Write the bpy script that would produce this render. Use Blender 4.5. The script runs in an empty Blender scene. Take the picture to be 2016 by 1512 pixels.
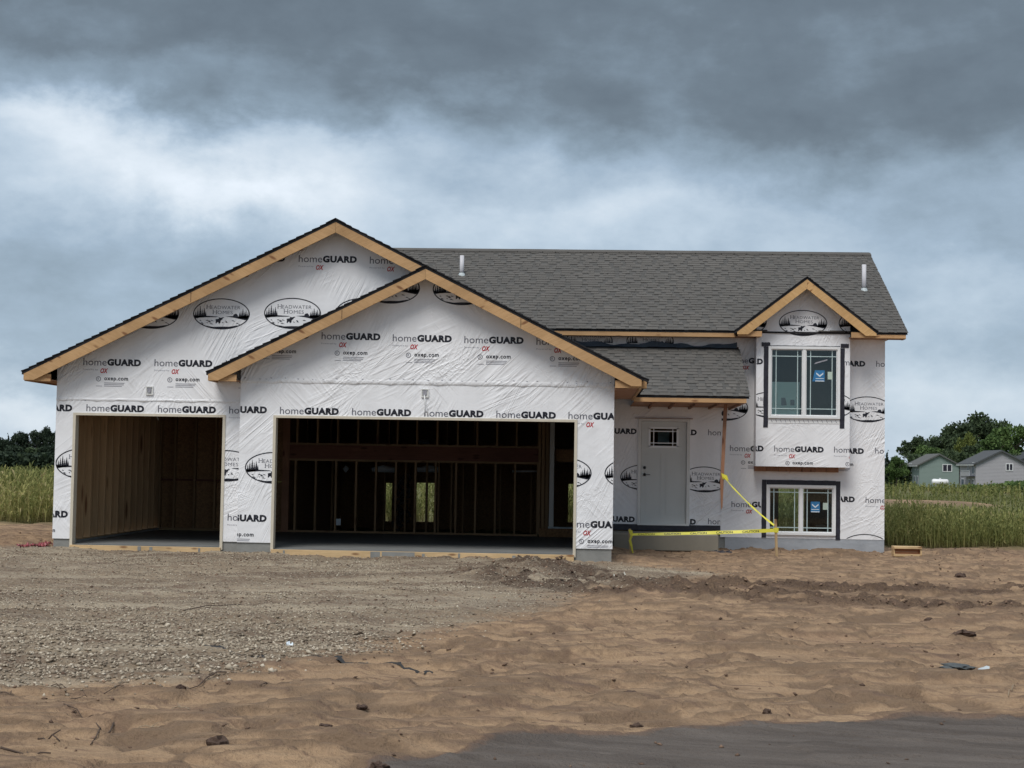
import bpy, bmesh, math, random
import numpy as np
from mathutils import Vector, Matrix
from mathutils.geometry import tessellate_polygon
random.seed(7); rng = np.random.default_rng(7)
S = bpy.context.scene
R = math.radians
# ------------------------------------------------------------------ camera
FPX, YAW, PIT, ROL = 3122.67, .0463, .0509, .0162
CAM = np.array([5.043, -25.736, 1.4227])
_F = np.array([-math.sin(YAW)*math.cos(PIT), math.cos(YAW)*math.cos(PIT), math.sin(PIT)])
_R = np.array([math.cos(YAW), math.sin(YAW), 0]); _U = np.cross(_R, _F)
_R2 = _R*math.cos(ROL)+_U*math.sin(ROL); _U2 = -_R*math.sin(ROL)+_U*math.cos(ROL)
cd = bpy.data.cameras.new('camera'); cam = bpy.data.objects.new('camera', cd)
S.collection.objects.link(cam); S.camera = cam
cd.sensor_width = 36; cd.sensor_fit = 'HORIZONTAL'; cd.lens = FPX/2016*36
cd.clip_end = 6000; cd.clip_start = .1
mw = Matrix.Identity(4)
for i in range(3):
    mw[i][0] = _R2[i]; mw[i][1] = _U2[i]; mw[i][2] = -_F[i]; mw[i][3] = CAM[i]
cam.matrix_world = mw
def bp(u, v, Y):
    """place measured in the photograph -> (x, z) on the facade plane at depth Y"""
    d = _F+_R2*(u-1008)/FPX-_U2*(v-756)/FPX
    t = (Y-CAM[1])/d[1]; p = CAM+t*d
    return float(p[0]), float(p[2])
def gz(u, v, z=-.2):
    d = _F+_R2*(u-1008)/FPX-_U2*(v-756)/FPX
    t = (z-CAM[2])/d[2]; p = CAM+t*d
    return float(p[0]), float(p[1])
# ------------------------------------------------------------------ world
SUN_EL, SUN_AZ = R(55), R(200)      # soft sun behind cloud, over the viewer's left shoulder
W = bpy.data.worlds.new("World"); S.world = W; W.use_nodes = True
nt = W.node_tree; nt.nodes.clear(); NL = nt.links.new
def nn(tree, t, **k):
    n = tree.nodes.new(t)
    for a, b in k.items(): setattr(n, a, b)
    return n
def mathn(tree, op, a, b=None, c=None, clamp=False):
    n = tree.nodes.new('ShaderNodeMath'); n.operation = op; n.use_clamp = clamp
    for i, v in enumerate((a, b, c)):
        if v is None: continue
        if isinstance(v, (int, float)): n.inputs[i].default_value = v
        else: tree.links.new(v, n.inputs[i])
    return n.outputs[0]
def ramp(tree, fac, pts, interp='LINEAR'):
    n = tree.nodes.new('ShaderNodeValToRGB'); n.color_ramp.interpolation = interp
    e = n.color_ramp.elements
    while len(e) < len(pts): e.new(.5)
    for i, (p, c) in enumerate(pts):
        e[i].position = p; e[i].color = (*c, 1) if len(c) == 3 else c
    tree.links.new(fac, n.inputs[0]); return n.outputs[0]
tc = nn(nt, 'ShaderNodeTexCoord'); GEN = tc.outputs['Generated']
# slow warp of the direction so that cloud masses get torn edges
def noise(tree, vec, scale, detail=6, rough=.55, dist=0., out='Fac'):
    n = tree.nodes.new('ShaderNodeTexNoise'); n.inputs['Scale'].default_value = scale
    n.inputs['Detail'].default_value = detail; n.inputs['Roughness'].default_value = rough
    n.inputs['Distortion'].default_value = dist
    if vec is not None: tree.links.new(vec, n.inputs['Vector'])
    return n.outputs[out]
def mapping(tree, vec, loc=(0,0,0), rot=(0,0,0), scale=(1,1,1)):
    if any(rot) and scale != (1,1,1): vec = mapping(tree, vec, loc, rot); loc = rot = (0,0,0)   # turn first, stretch after
    n = tree.nodes.new('ShaderNodeMapping'); n.inputs['Location'].default_value = loc
    n.inputs['Rotation'].default_value = rot; n.inputs['Scale'].default_value = scale
    tree.links.new(vec, n.inputs['Vector']); return n.outputs[0]
nrm = nn(nt, 'ShaderNodeVectorMath', operation='NORMALIZE'); NL(GEN, nrm.inputs[0])
DIR = nrm.outputs[0]
wv = noise(nt, mapping(nt, DIR, scale=(1,1,1.6)), 9, 8, .6, .1, 'Color')
w1 = nn(nt, 'ShaderNodeVectorMath', operation='SUBTRACT'); NL(wv, w1.inputs[0]); w1.inputs[1].default_value = (.5,.5,.5)
w2 = nn(nt, 'ShaderNodeVectorMath', operation='MULTIPLY_ADD'); NL(w1.outputs[0], w2.inputs[0]); w2.inputs[1].default_value = (.13,.13,.10); NL(DIR, w2.inputs[2])
sp = nn(nt, 'ShaderNodeSeparateXYZ'); NL(w2.outputs[0], sp.inputs[0])
AZ = mathn(nt, 'ARCTAN2', sp.outputs[0], sp.outputs[1])
EL = mathn(nt, 'ARCSINE', mathn(nt, 'MAXIMUM', mathn(nt, 'MINIMUM', sp.outputs[2], .999), -.999))
def el_of(y): return (917-y)/3122.67
pr = [(915,.66),(800,.62),(700,.52),(600,.52),(500,.56),(420,.55),(320,.43),(220,.28),(120,.19),(0,.15)]
pts = [(max(0, el_of(y))/1.6, (v,)*3) for y, v in pr] + [(.30,(.25,)*3),(.42,(.62,)*3),(.6,(.90,)*3),(1,(1,)*3)]
elf = mathn(nt, 'DIVIDE', EL, 1.6, clamp=True)
base = ramp(nt, elf, pts)
bw = nn(nt, 'ShaderNodeRGBToBW'); NL(base, bw.inputs[0]); val = bw.outputs[0]
blobs = [(90,262,230,62,.28),(330,335,260,80,.30),(480,395,230,60,.22),(700,290,190,60,.14),(560,270,120,40,.10),
         (120,560,330,90,-.12),(40,690,200,60,-.06),(60,800,170,50,.18),(1500,215,420,110,-.13),(1880,330,330,110,-.20),(1150,330,150,50,.08),
         (1050,440,330,60,.12),(1400,430,220,60,.06),(650,120,500,60,-.03),(1950,480,200,60,-.13),(1850,560,240,60,.03),(1900,760,300,90,.10),
         (900,170,300,40,-.04),(0,110,260,50,-.02),(300,150,300,30,.05)]
for (px, py, sx, sy, a) in blobs:
    a0 = (px-1150)/3122.67; e0 = (917+.016*(px-1150)-py)/3122.67
    dx = mathn(nt, 'DIVIDE', mathn(nt, 'SUBTRACT', AZ, a0), sx/3122.67)
    dy = mathn(nt, 'DIVIDE', mathn(nt, 'SUBTRACT', EL, e0), sy/3122.67)
    g = mathn(nt, 'EXPONENT', mathn(nt, 'MULTIPLY', mathn(nt, 'ADD', mathn(nt, 'MULTIPLY', dx, dx), mathn(nt, 'MULTIPLY', dy, dy)), -.9))
    val = mathn(nt, 'MULTIPLY_ADD', g, a, val)
n1 = noise(nt, mapping(nt, DIR, rot=(0,0,.3), scale=(1,1,1.7)), 7.5, 9, .62, .1)
n2 = noise(nt, mapping(nt, DIR, loc=(3,1,2), scale=(1,1,2.0)), 24, 6, .6, .05)
val = mathn(nt, 'MULTIPLY_ADD', mathn(nt, 'SUBTRACT', n1, .5), .36, val)
nb = noise(nt, mapping(nt, DIR, loc=(7,2,5), scale=(1,1,1.5)), 11, 4, .5, 0)
bil = mathn(nt, 'SUBTRACT', 1, mathn(nt, 'ABSOLUTE', mathn(nt, 'MULTIPLY_ADD', nb, 4, -2)), clamp=True)   # puffed billows with thin dark creases
val = mathn(nt, 'MULTIPLY_ADD', mathn(nt, 'SUBTRACT', bil, .6), -.09, val)
val = mathn(nt, 'MULTIPLY_ADD', mathn(nt, 'SUBTRACT', n2, .5), .20, val, clamp=True)
ccol = ramp(nt, val, [(0,(.072,.090,.108)),(.15,(.098,.124,.148)),(.32,(.160,.208,.255)),(.48,(.228,.292,.362)),(.64,(.330,.395,.462)),(.82,(.455,.505,.555)),(1,(.60,.64,.69))])
sky = nn(nt, 'ShaderNodeTexSky', sky_type='NISHITA'); sky.sun_disc = False
sky.sun_elevation = SUN_EL; sky.sun_rotation = SUN_AZ
b1 = nn(nt, 'ShaderNodeBackground'); NL(sky.outputs[0], b1.inputs[0]); b1.inputs[1].default_value = .08
b2 = nn(nt, 'ShaderNodeBackground'); NL(ccol, b2.inputs[0]); b2.inputs[1].default_value = 1.0
mx = nn(nt, 'ShaderNodeMixShader'); mx.inputs[0].default_value = .93
wo = nn(nt, 'ShaderNodeOutputWorld'); NL(b1.outputs[0], mx.inputs[1]); NL(b2.outputs[0], mx.inputs[2]); NL(mx.outputs[0], wo.inputs[0])
ld = bpy.data.lights.new('sun', 'SUN'); ld.energy = 1.4; ld.angle = R(28); ld.color = (1, .965, .91)
lo = bpy.data.objects.new('sun', ld); S.collection.objects.link(lo)
sd = Vector((math.sin(SUN_AZ)*math.cos(SUN_EL), math.cos(SUN_AZ)*math.cos(SUN_EL), math.sin(SUN_EL)))
lo.rotation_euler = sd.to_track_quat('Z', 'Y').to_euler(); lo.location = (0, -20, 30)
S.view_settings.view_transform = 'Standard'; S.view_settings.look = 'None'
S.view_settings.exposure = 0.72; S.view_settings.gamma = 1.0; S.view_settings.use_curve_mapping = False
# ------------------------------------------------------------------ helpers
COL = S.collection
def link(name, me, parent=None):
    o = bpy.data.objects.new(name, me); COL.objects.link(o); o.parent = parent; return o
def mesh(name, V, Fc, mats=(), fm=None, smooth=False):
    me = bpy.data.meshes.new(name)
    V = np.asarray(V, dtype=np.float32)
    if isinstance(Fc, np.ndarray):
        n, k = Fc.shape; me.vertices.add(len(V)); me.vertices.foreach_set('co', V.ravel())
        me.loops.add(n*k); me.loops.foreach_set('vertex_index', Fc.astype(np.int32).ravel())
        me.polygons.add(n); me.polygons.foreach_set('loop_start', np.arange(n, dtype=np.int32)*k)
        me.update(calc_edges=True)
    else:
        me.from_pydata([tuple(map(float, v)) for v in V], [], Fc)
    for m in (mats if isinstance(mats, (list, tuple)) else [mats]): me.materials.append(m)
    if fm is not None: me.polygons.foreach_set('material_index', np.asarray(fm, dtype=np.int32))
    if smooth: me.polygons.foreach_set('use_smooth', np.ones(len(me.polygons), dtype=bool))
    me.validate(); me.update(); return me
class MB:
    def __init__(s): s.V = []; s.F = []; s.M = []
    def add(s, V, F, m=0):
        o = len(s.V); s.V += [tuple(v) for v in V]; s.F += [tuple(i+o for i in f) for f in F]; s.M += [m]*len(F); return s
    def box(s, x0, y0, z0, x1, y1, z1, m=0):
        V = [(x0,y0,z0),(x1,y0,z0),(x1,y1,z0),(x0,y1,z0),(x0,y0,z1),(x1,y0,z1),(x1,y1,z1),(x0,y1,z1)]
        return s.add(V, [(3,2,1,0),(4,5,6,7),(0,1,5,4),(1,2,6,5),(2,3,7,6),(3,0,4,7)], m)
    def prism_y(s, P, y0, y1, m=0, mback=None):
        """polygon P in (x,z), counter-clockwise seen from -y, pushed from y0 (front) to y1"""
        n = len(P); V = [(x,y0,z) for x,z in P]+[(x,y1,z) for x,z in P]
        s.add(V, [tuple(range(n))]+[(i, i+n, (i+1)%n+n, (i+1)%n) for i in range(n)], m)
        o = len(s.V)-2*n; s.F.append(tuple(o+n+i for i in reversed(range(n)))); s.M.append(m if mback is None else mback); return s
    def prism_x(s, P, x0, x1, m=0):
        n = len(P); V = [(x0,y,z) for y,z in P]+[(x1,y,z) for y,z in P]
        return s.add(V, [tuple(reversed(range(n))), tuple(range(n, 2*n))]+[(i, (i+1)%n, (i+1)%n+n, i+n) for i in range(n)], m)
    def tube(s, pts, r, n=8, m=0):
        pts = [Vector(p) for p in pts]; rs = r if isinstance(r, (list, tuple)) else [r]*len(pts); o = len(s.V)
        for i, p in enumerate(pts):
            t = (pts[min(i+1, len(pts)-1)]-pts[max(i-1, 0)]).normalized()
            a = t.cross(Vector((0,0,1)) if abs(t.z) < .9 else Vector((1,0,0))).normalized(); b = t.cross(a)
            for k in range(n):
                an = 2*math.pi*k/n; s.V.append(tuple(p+(a*math.cos(an)+b*math.sin(an))*rs[i]))
        for i in range(len(pts)-1):
            for k in range(n):
                s.F.append((o+i*n+k, o+i*n+(k+1)%n, o+(i+1)*n+(k+1)%n, o+(i+1)*n+k)); s.M.append(m)
        s.F.append(tuple(o+k for k in reversed(range(n)))); s.M.append(m)
        s.F.append(tuple(o+(len(pts)-1)*n+k for k in range(n))); s.M.append(m); return s
    def build(s, name, mats, parent=None, smooth=False, bevel=0):
        me = mesh(name, s.V, s.F, mats, s.M, smooth)
        bm = bmesh.new(); bm.from_mesh(me); bmesh.ops.recalc_face_normals(bm, faces=bm.faces)
        if bevel: bmesh.ops.bevel(bm, geom=[e for e in bm.edges], offset=bevel, segments=1, affect='EDGES')
        bm.to_mesh(me); bm.free()
        return link(name, me, parent)
def tag(o, label=None, cat=None, group=None, kind=None):
    if label: o['label'] = label
    if cat: o['category'] = cat
    if group: o['group'] = group
    if kind: o['kind'] = kind
    return o
def empty(name, loc=(0,0,0)):
    o = bpy.data.objects.new(name, None); COL.objects.link(o); o.location = loc; o.empty_display_size = .3; return o
# ------------------------------------------------------------------ materials
def mat(name, col=(.5,.5,.5), rough=.7, spec=.3, metal=0):
    m = bpy.data.materials.new(name); m.use_nodes = True
    b = m.node_tree.nodes['Principled BSDF']; b.inputs['Base Color'].default_value = (*col, 1)
    b.inputs['Roughness'].default_value = rough; b.inputs['Specular IOR Level'].default_value = spec
    b.inputs['Metallic'].default_value = metal
    return m, m.node_tree, b
def bump(t, b, h, dist, strength=1.0):
    n = t.nodes.new('ShaderNodeBump'); n.inputs['Distance'].default_value = dist; n.inputs['Strength'].default_value = strength
    t.links.new(h, n.inputs['Height']); t.links.new(n.outputs[0], b.inputs['Normal']); return n
def mixc(t, f, a, b, blend='MIX'):
    n = t.nodes.new('ShaderNodeMix'); n.data_type = 'RGBA'; n.blend_type = blend
    for k, v in ((0, f), (6, a), (7, b)):
        if isinstance(v, (int, float)): n.inputs[k].default_value = v
        elif isinstance(v, tuple): n.inputs[k].default_value = (*v, 1)
        else: t.links.new(v, n.inputs[k])
    return n.outputs[2]
def objco(t): return t.nodes.new('ShaderNodeTexCoord').outputs['Object']
def noisy(name, c1, c2, scale=6, rough=.8, detail=6, stretch=(1,1,1), bumpd=0, bscale=None, spec=.25, rnd=0):
    m, t, b = mat(name, c1, rough, spec); co = mapping(t, objco(t), scale=stretch)
    n = noise(t, co, scale, detail, .6)
    f = ramp(t, n, [(.3,(0,0,0)),(.7,(1,1,1))])
    c = mixc(t, f, c1, c2)
    if rnd:
        oi = t.nodes.new('ShaderNodeObjectInfo')
        r = mathn(t, 'MULTIPLY_ADD', oi.outputs['Random'], rnd, 1-rnd/2)
        cm = t.nodes.new('ShaderNodeVectorMath'); cm.operation = 'SCALE'; t.links.new(c, cm.inputs[0]); t.links.new(r, cm.inputs['Scale']); c = cm.outputs[0]
    t.links.new(c, b.inputs['Base Color'])
    if bumpd: bump(t, b, noise(t, co, bscale or scale*4, 6, .65), bumpd)
    return m
def wood(name, c1, c2, rot=(0,0,0), along='X', rough=.65, rnd=.25):
    m, t, b = mat(name, c1, rough, .3)
    st = {'X': (.6,9,9), 'Y': (9,.6,9), 'Z': (9,9,.6)}[along]
    oi = t.nodes.new('ShaderNodeObjectInfo'); co0 = mapping(t, objco(t), rot=rot)
    va = t.nodes.new('ShaderNodeVectorMath'); va.operation = 'ADD'; t.links.new(co0, va.inputs[0])
    vs = t.nodes.new('ShaderNodeVectorMath'); vs.operation = 'SCALE'; vs.inputs[0].default_value = (13,7,3); t.links.new(oi.outputs['Random'], vs.inputs['Scale'])
    t.links.new(vs.outputs[0], va.inputs[1])
    co = mapping(t, va.outputs[0], scale=st)
    g = noise(t, co, 3.5, 7, .62, 1.2); c = mixc(t, ramp(t, g, [(.32,(0,0,0)),(.68,(1,1,1))]), c1, c2)
    blot = noise(t, va.outputs[0], 1.1, 4, .6); c = mixc(t, ramp(t, blot, [(.42,(0,0,0)),(.70,(.6,)*3)]), c, tuple(x*.66 for x in c2))
    # knots
    vo = t.nodes.new('ShaderNodeTexVoronoi'); vo.inputs['Scale'].default_value = 1.0
    ks = {'X': (2.3,7,7), 'Y': (7,2.3,7), 'Z': (7,7,2.3)}[along]
    t.links.new(mapping(t, va.outputs[0], scale=ks), vo.inputs['Vector'])
    k = ramp(t, vo.outputs['Distance'], [(.0,(1,1,1)),(.11,(.8,)*3),(.20,(0,0,0))])
    c = mixc(t, k, c, (c1[0]*.32, c1[1]*.22, c1[2]*.18))
    r = mathn(t, 'MULTIPLY_ADD', oi.outputs['Random'], rnd, 1-rnd/2)
    cm = t.nodes.new('ShaderNodeVectorMath'); cm.operation = 'SCALE'; t.links.new(c, cm.inputs[0]); t.links.new(r, cm.inputs['Scale'])
    t.links.new(cm.outputs[0], b.inputs['Base Color']); bump(t, b, g, .003)
    return m
WRAPH = {}
def wrapmat(name, col, rough=.42, weave=True, spec=.4):
    """plastic house wrap: sheen, taut diagonal creases, soft bulges"""
    m, t, b = mat(name, col, rough, spec); co = objco(t)
    acc = None
    for ang, sc, st, th, seed in ((42, 2.6, 8.0, .50, 1.3), (-48, 2.4, 7.0, .58, 4.1), (64, 3.6, 9.0, .52, 7.7), (24, 2.4, 9.0, .55, 9.2)):
        v = mapping(t, co, loc=(seed, 0, seed*2), rot=(0, R(ang), 0), scale=(.42, .001, st*.8))  # creases run along the rotated x
        vw = noise(t, v, sc*.5, 2, .45, .35)
        ridge = mathn(t, 'SUBTRACT', 1, mathn(t, 'ABSOLUTE', mathn(t, 'MULTIPLY_ADD', vw, 7, -3.5)), clamp=True)
        ridge = mathn(t, 'POWER', ridge, 1.6)
        mk = ramp(t, noise(t, mapping(t, co, loc=(seed*3, 0, seed), scale=(1,.001,1.2)), .75, 3, .5), [(th-.03,(0,0,0)),(th+.13,(1,1,1))])
        h = mathn(t, 'MULTIPLY', ridge, mk)
        acc = h if acc is None else mathn(t, 'ADD', acc, h)
    soft = noise(t, mapping(t, co, scale=(1,.001,1.4)), 2.3, 4, .55, .6)
    acc = mathn(t, 'MULTIPLY_ADD', soft, .9, acc)
    # crumpled places
    vor = t.nodes.new('ShaderNodeTexVoronoi'); vor.feature = 'DISTANCE_TO_EDGE'; vor.inputs['Scale'].default_value = 5.5
    vv = t.nodes.new('ShaderNodeVectorMath'); vv.operation = 'ADD'; t.links.new(mapping(t, co, scale=(1,.001,.8)), vv.inputs[0])
    t.links.new(noise(t, co, 3, 3, .5, 0, 'Color'), vv.inputs[1]); t.links.new(vv.outputs[0], vor.inputs['Vector'])
    cr = mathn(t, 'MULTIPLY', ramp(t, vor.outputs['Distance'], [(0,(1,1,1)),(.16,(0,0,0))]), ramp(t, noise(t, mapping(t, co, loc=(8,0,3)), .9, 2, .5), [(.58,(0,0,0)),(.70,(.6,)*3)]))
    acc = mathn(t, 'ADD', acc, cr)
    bump(t, b, acc, .012, .7)
    # faint grey show-through of the boards behind, grime
    g = noise(t, mapping(t, co, scale=(1,.001,.35)), 2.2, 5, .6)
    c = mixc(t, ramp(t, g, [(.40,(0,0,0)),(.75,(.55,)*3)]), col, tuple(x*.80 for x in col))
    t.links.new(c, b.inputs['Base Color'])
    return m
M = {}
M['wrap'] = wrapmat('house_wrap', (.87,.87,.89))
M['pblack'] = wrapmat('print_black', (.012,.013,.022), .45)
M['pgrey'] = wrapmat('print_grey', (.13,.13,.16), .5)
M['plight'] = wrapmat('print_light_grey', (.33,.33,.37), .5)
M['pred'] = wrapmat('print_red', (.50,.015,.022), .45)
M['pine'] = wood('pine_board', (.60,.37,.19), (.47,.275,.13))
M['pineZ'] = wood('pine_stud_shaded', (.36,.235,.125), (.27,.165,.085), along='Z', rnd=.45)  # inner studs: garage shade put into the colour as a darker pine
M['pineY'] = wood('pine_beam', (.48,.31,.16), (.36,.22,.11), along='Y', rnd=.3)
M['pineR'] = wood('pine_rake', (.60,.375,.19), (.47,.28,.13), rot=(0, R(26.5), 0))
M['pineL'] = wood('pine_rake_left', (.60,.375,.19), (.47,.28,.13), rot=(0, R(-26.5), 0))
M['pineX'] = wood('pine_plate_shaded', (.33,.215,.115), (.25,.155,.08), rnd=.2)  # back-wall plates: pine colour darkened to stand for the shade indoors
M['form'] = wood('form_board', (.70,.50,.28), (.55,.38,.20), rnd=.1)
M['beam'] = wood('brown_beam', (.20,.085,.052), (.14,.055,.035), rnd=.1)
M['oldwood'] = wood('aged_board', (.34,.17,.10), (.24,.12,.07), along='Z', rnd=.1)
M['cream'] = noisy('primed_jamb', (.66,.60,.49), (.58,.52,.42), 5, .6, stretch=(2,2,.6))
M['osb'] = noisy('osb_sheathing', (.34,.20,.10), (.18,.10,.052), 26, .85, 3, (1,1,1), .002, 60)
M['ply'] = noisy('plywood_soffit', (.36,.20,.12), (.26,.14,.085), 5, .75, 5, (1,4,1))
M['concrete'] = noisy('concrete', (.30,.30,.285), (.22,.22,.21), 3.5, .85, 8, (1,1,1.6), .004, 30)
M['slab'] = noisy('garage_slab', (.23,.235,.23), (.17,.175,.175), 2.0, .6, 8, (1,1,1), .002, 40)
M['step'] = noisy('precast_concrete', (.235,.215,.175), (.195,.18,.15), 2.5, .85, 7, (1,1,1), .002, 60)
M['black'] = noisy('black_flashing_tape', (.014,.013,.02), (.03,.03,.045), 14, .45, 4, (1,1,1), .006, 22, .45)
M['roofedge'] = noisy('roof_edge', (.018,.018,.022), (.035,.034,.036), 30, .8, 3)
M['vinyl'] = noisy('white_vinyl', (.82,.82,.82), (.76,.77,.78), 3, .35, 3, spec=.5)
M['trimw'] = noisy('pale_door_trim', (.74,.74,.72), (.68,.68,.67), 4, .5, 3)
M['doorp'] = noisy('grey_door_paint', (.63,.645,.63), (.59,.605,.595), 2, .45, 3, spec=.4)
M['muntin'] = noisy('grille_bar', (.52,.64,.64), (.46,.57,.57), 3, .4, 2)
M['knob'] = noisy('dark_bronze', (.018,.016,.016), (.03,.027,.025), 10, .35, 2, spec=.5)
M['pvc'] = noisy('white_pvc', (.66,.65,.68), (.54,.53,.56), 8, .4, 3, (1,1,.4))
M['galv'] = noisy('flashing_metal', (.50,.55,.56), (.36,.40,.41), 8, .35, 3)
M['panel'] = noisy('pale_board', (.76,.87,.84), (.72,.83,.80), 1.2, .6, 3)
M['bluelab'] = noisy('blue_label', (.045,.20,.42), (.035,.16,.35), 4, .45, 2)
M['greenlab'] = noisy('pale_label', (.50,.60,.52), (.44,.53,.46), 5, .5, 2)
M['whitep'] = noisy('white_print', (.72,.80,.86), (.65,.73,.80), 5, .5, 2)
M['yellow'] = noisy('caution_yellow', (.72,.66,.06), (.62,.56,.05), 4, .4, 3, spec=.5)
M['darkin'] = noisy('dark_bundle', (.03,.028,.03), (.06,.055,.05), 6, .8, 3)
M['foil'] = noisy('bright_wrap', (.60,.66,.70), (.42,.48,.52), 9, .35, 4)
M['bluegrey'] = noisy('blue_underlay', (.05,.075,.11), (.09,.12,.16), 3, .5, 5, (1,1,2), .01, 9)
# glass
m, t, b = mat('window_glass'); t.nodes.remove(b)
tr = nn(t, 'ShaderNodeBsdfTransparent'); tr.inputs[0].default_value = (.86,.92,.91,1)
gl = nn(t, 'ShaderNodeBsdfGlossy'); gl.inputs['Roughness'].default_value = .01; gl.inputs[0].default_value = (.88,.95,.96,1)
fr = nn(t, 'ShaderNodeFresnel'); fr.inputs[0].default_value = 1.48
fx = mathn(t, 'ADD', fr.outputs[0], .0)
mxn = nn(t, 'ShaderNodeMixShader'); t.links.new(fx, mxn.inputs[0]); t.links.new(tr.outputs[0], mxn.inputs[1]); t.links.new(gl.outputs[0], mxn.inputs[2])
t.links.new(mxn.outputs[0], t.nodes['Material Output'].inputs[0]); M['glass'] = m
m = m.copy(); m.name = 'door_glass'; M['dglass'] = m
for n in m.node_tree.nodes:
    if n.type == 'MATH': n.inputs[1].default_value = -.03
    if n.type == 'FRESNEL': n.inputs[0].default_value = 1.25
# shingles: granules, worn tone differing from strip to strip
m, t, b = mat('asphalt_shingle', (.12,.115,.108), .95, .12); co = objco(t)
oi = t.nodes.new('ShaderNodeObjectInfo')
va = t.nodes.new('ShaderNodeVectorMath'); va.operation = 'ADD'; t.links.new(co, va.inputs[0]); t.links.new(oi.outputs['Location'], va.inputs[1])
g = noise(t, va.outputs[0], 160, 2, .8); big = noise(t, va.outputs[0], .8, 4, .6); md = noise(t, mapping(t, va.outputs[0], scale=(1,4,4)), 3, 3, .5)
c = mixc(t, g, (.080,.076,.072), (.178,.165,.150))
c = mixc(t, ramp(t, md, [(.42,(0,0,0)),(.6,(.35,)*3)]), c, (.17,.16,.148)); c = mixc(t, ramp(t, big, [(.35,(0,0,0)),(.7,(.4,)*3)]), c, (.085,.082,.080))
r = mathn(t, 'MULTIPLY_ADD', oi.outputs['Random'], .12, .82)
cm = t.nodes.new('ShaderNodeVectorMath'); cm.operation = 'SCALE'; t.links.new(c, cm.inputs[0]); t.links.new(r, cm.inputs['Scale'])
t.links.new(cm.outputs[0], b.inputs['Base Color']); bump(t, b, g, .003); M['shingle'] = m
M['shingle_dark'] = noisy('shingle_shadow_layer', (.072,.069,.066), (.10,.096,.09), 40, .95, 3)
# ================================================================== THE HOUSE
H = empty('unfinished_house', (0,0,0))
tag(H, 'unfinished house wrapped in white printed house wrap with two open garage bays', 'house')
GX0, GX1 = -3.73, 5.515      # garage walls
FX0, FX1 = -.60, 5.515       # front bay of the garage
YL, YF, YM, YB = .22, 0., 6.12, 5.72   # left bay wall, front bay wall, main wall, window bay
BX0, BX1 = 8.41, 10.245
MX0, MX1 = -1.05, 11.0       # main house
YR = 13.7                    # rear wall
G2 = dict(c=2.44, hw=3.53, zt=2.84)    # front gable (top of roof at tips)
G1 = dict(c=.93, hw=5.13, zt=2.82)     # big gable
def gable_z(g, x, off=0): return g['zt']+.5*(g['hw']-abs(x-g['c']))-off
# ---- walls: cells between break points
def wall(name, x0, x1, z0, top, y, th, holes=(), parent=H, mats=None, extra=()):
    xs = sorted(set([x0, x1]+[h[0] for h in holes]+[h[1] for h in holes]+list(extra))); xs = [x for x in xs if x0 <= x <= x1]
    b = MB()
    for a, c in zip(xs[:-1], xs[1:]):
        mid = (a+c)/2; hs = sorted([h for h in holes if h[0] < mid < h[1]], key=lambda h: h[2]); z = z0
        for h in hs:
            if h[2] > z+1e-4: b.prism_y([(a,z),(c,z),(c,h[2]),(a,h[2])], y, y+th, 0, 1)
            z = h[3]
        b.prism_y([(a,z),(c,z),(c,top(c)),(a,top(a))], y, y+th, 0, 1)
    return b.build(name, mats or [M['wrap'], M['osb']], parent)
LH = (-3.41+.02, -.94+.02-.01, 0, 2.13)   # left opening (clear)
FH = (0., 4.877, 0, 2.13)
wf = wall('wall', FX0, FX1, .09, lambda x: gable_z(G2, x, .05), YF, .02, [(FH[0]-.03, FH[1]+.03, -1, FH[3]+.03)], extra=(G2['c'],))
wl = wall('wall', GX0, FX0+.02, .085, lambda x: gable_z(G1, x, .05), YL, .02, [(LH[0]-.03, LH[1]+.03, -1, LH[3]+.03)])
wall('wall', FX0+.02, GX1-.002, 2.4, lambda x: gable_z(G1, x, .05), YL, .02, extra=(G1['c'],))   # gable behind the front roof
MB().box(FX0, YF+.02, .09, FX0+.02, YL, 2.9).build('wall', M['wrap'], H)
MB().box(GX1-.02, YF+.02, .09, GX1, YM, 2.75).build('wall', M['wrap'], H)
MB().box(GX0, YL+.02, .085, GX0+.02, YM+.2, 2.75).build('wall', M['osb'], H)
# foundation
for q in ((GX0+.015, YL+.02, -.6, LH[0]-.02, YL+.25, .085), (LH[1]+.02, YL+.021, -.6, FX0+.3, YL+.25, .085),
    (FX0+.015, YF+.02, -.6, FH[0]-.02, YL+.02, .089), (FH[1]+.02, YF+.02, -.6, GX1-.015, YF+.25, .089),
    (GX1-.2, YF+.25, -.6, GX1-.015, YM, .089), (GX0+.015, YL+.25, -.6, GX0+.2, YM, .03)): MB().box(*q).build('foundation', M['concrete'], H)
MB().box(7.6, YM+.02, -.6, MX1-.005, YM+.25, .08).build('foundation', M['concrete'], H)
MB().box(MX1-.25, YM+.25, -.6, MX1-.005, YR, .08).build('foundation', M['concrete'], H)
# garage slab
sb = MB(); sb.box(GX0+.2, YL+.08, -.3, 0, YM-.02, 0); sb.box(0, YF+.08, -.3, FH[1], YM-.021, .0); sb.box(FH[1], YF+.25, -.3, GX1-.2, YM-.022, 0); sb.build('garage_floor', M['slab'], H)
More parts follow.
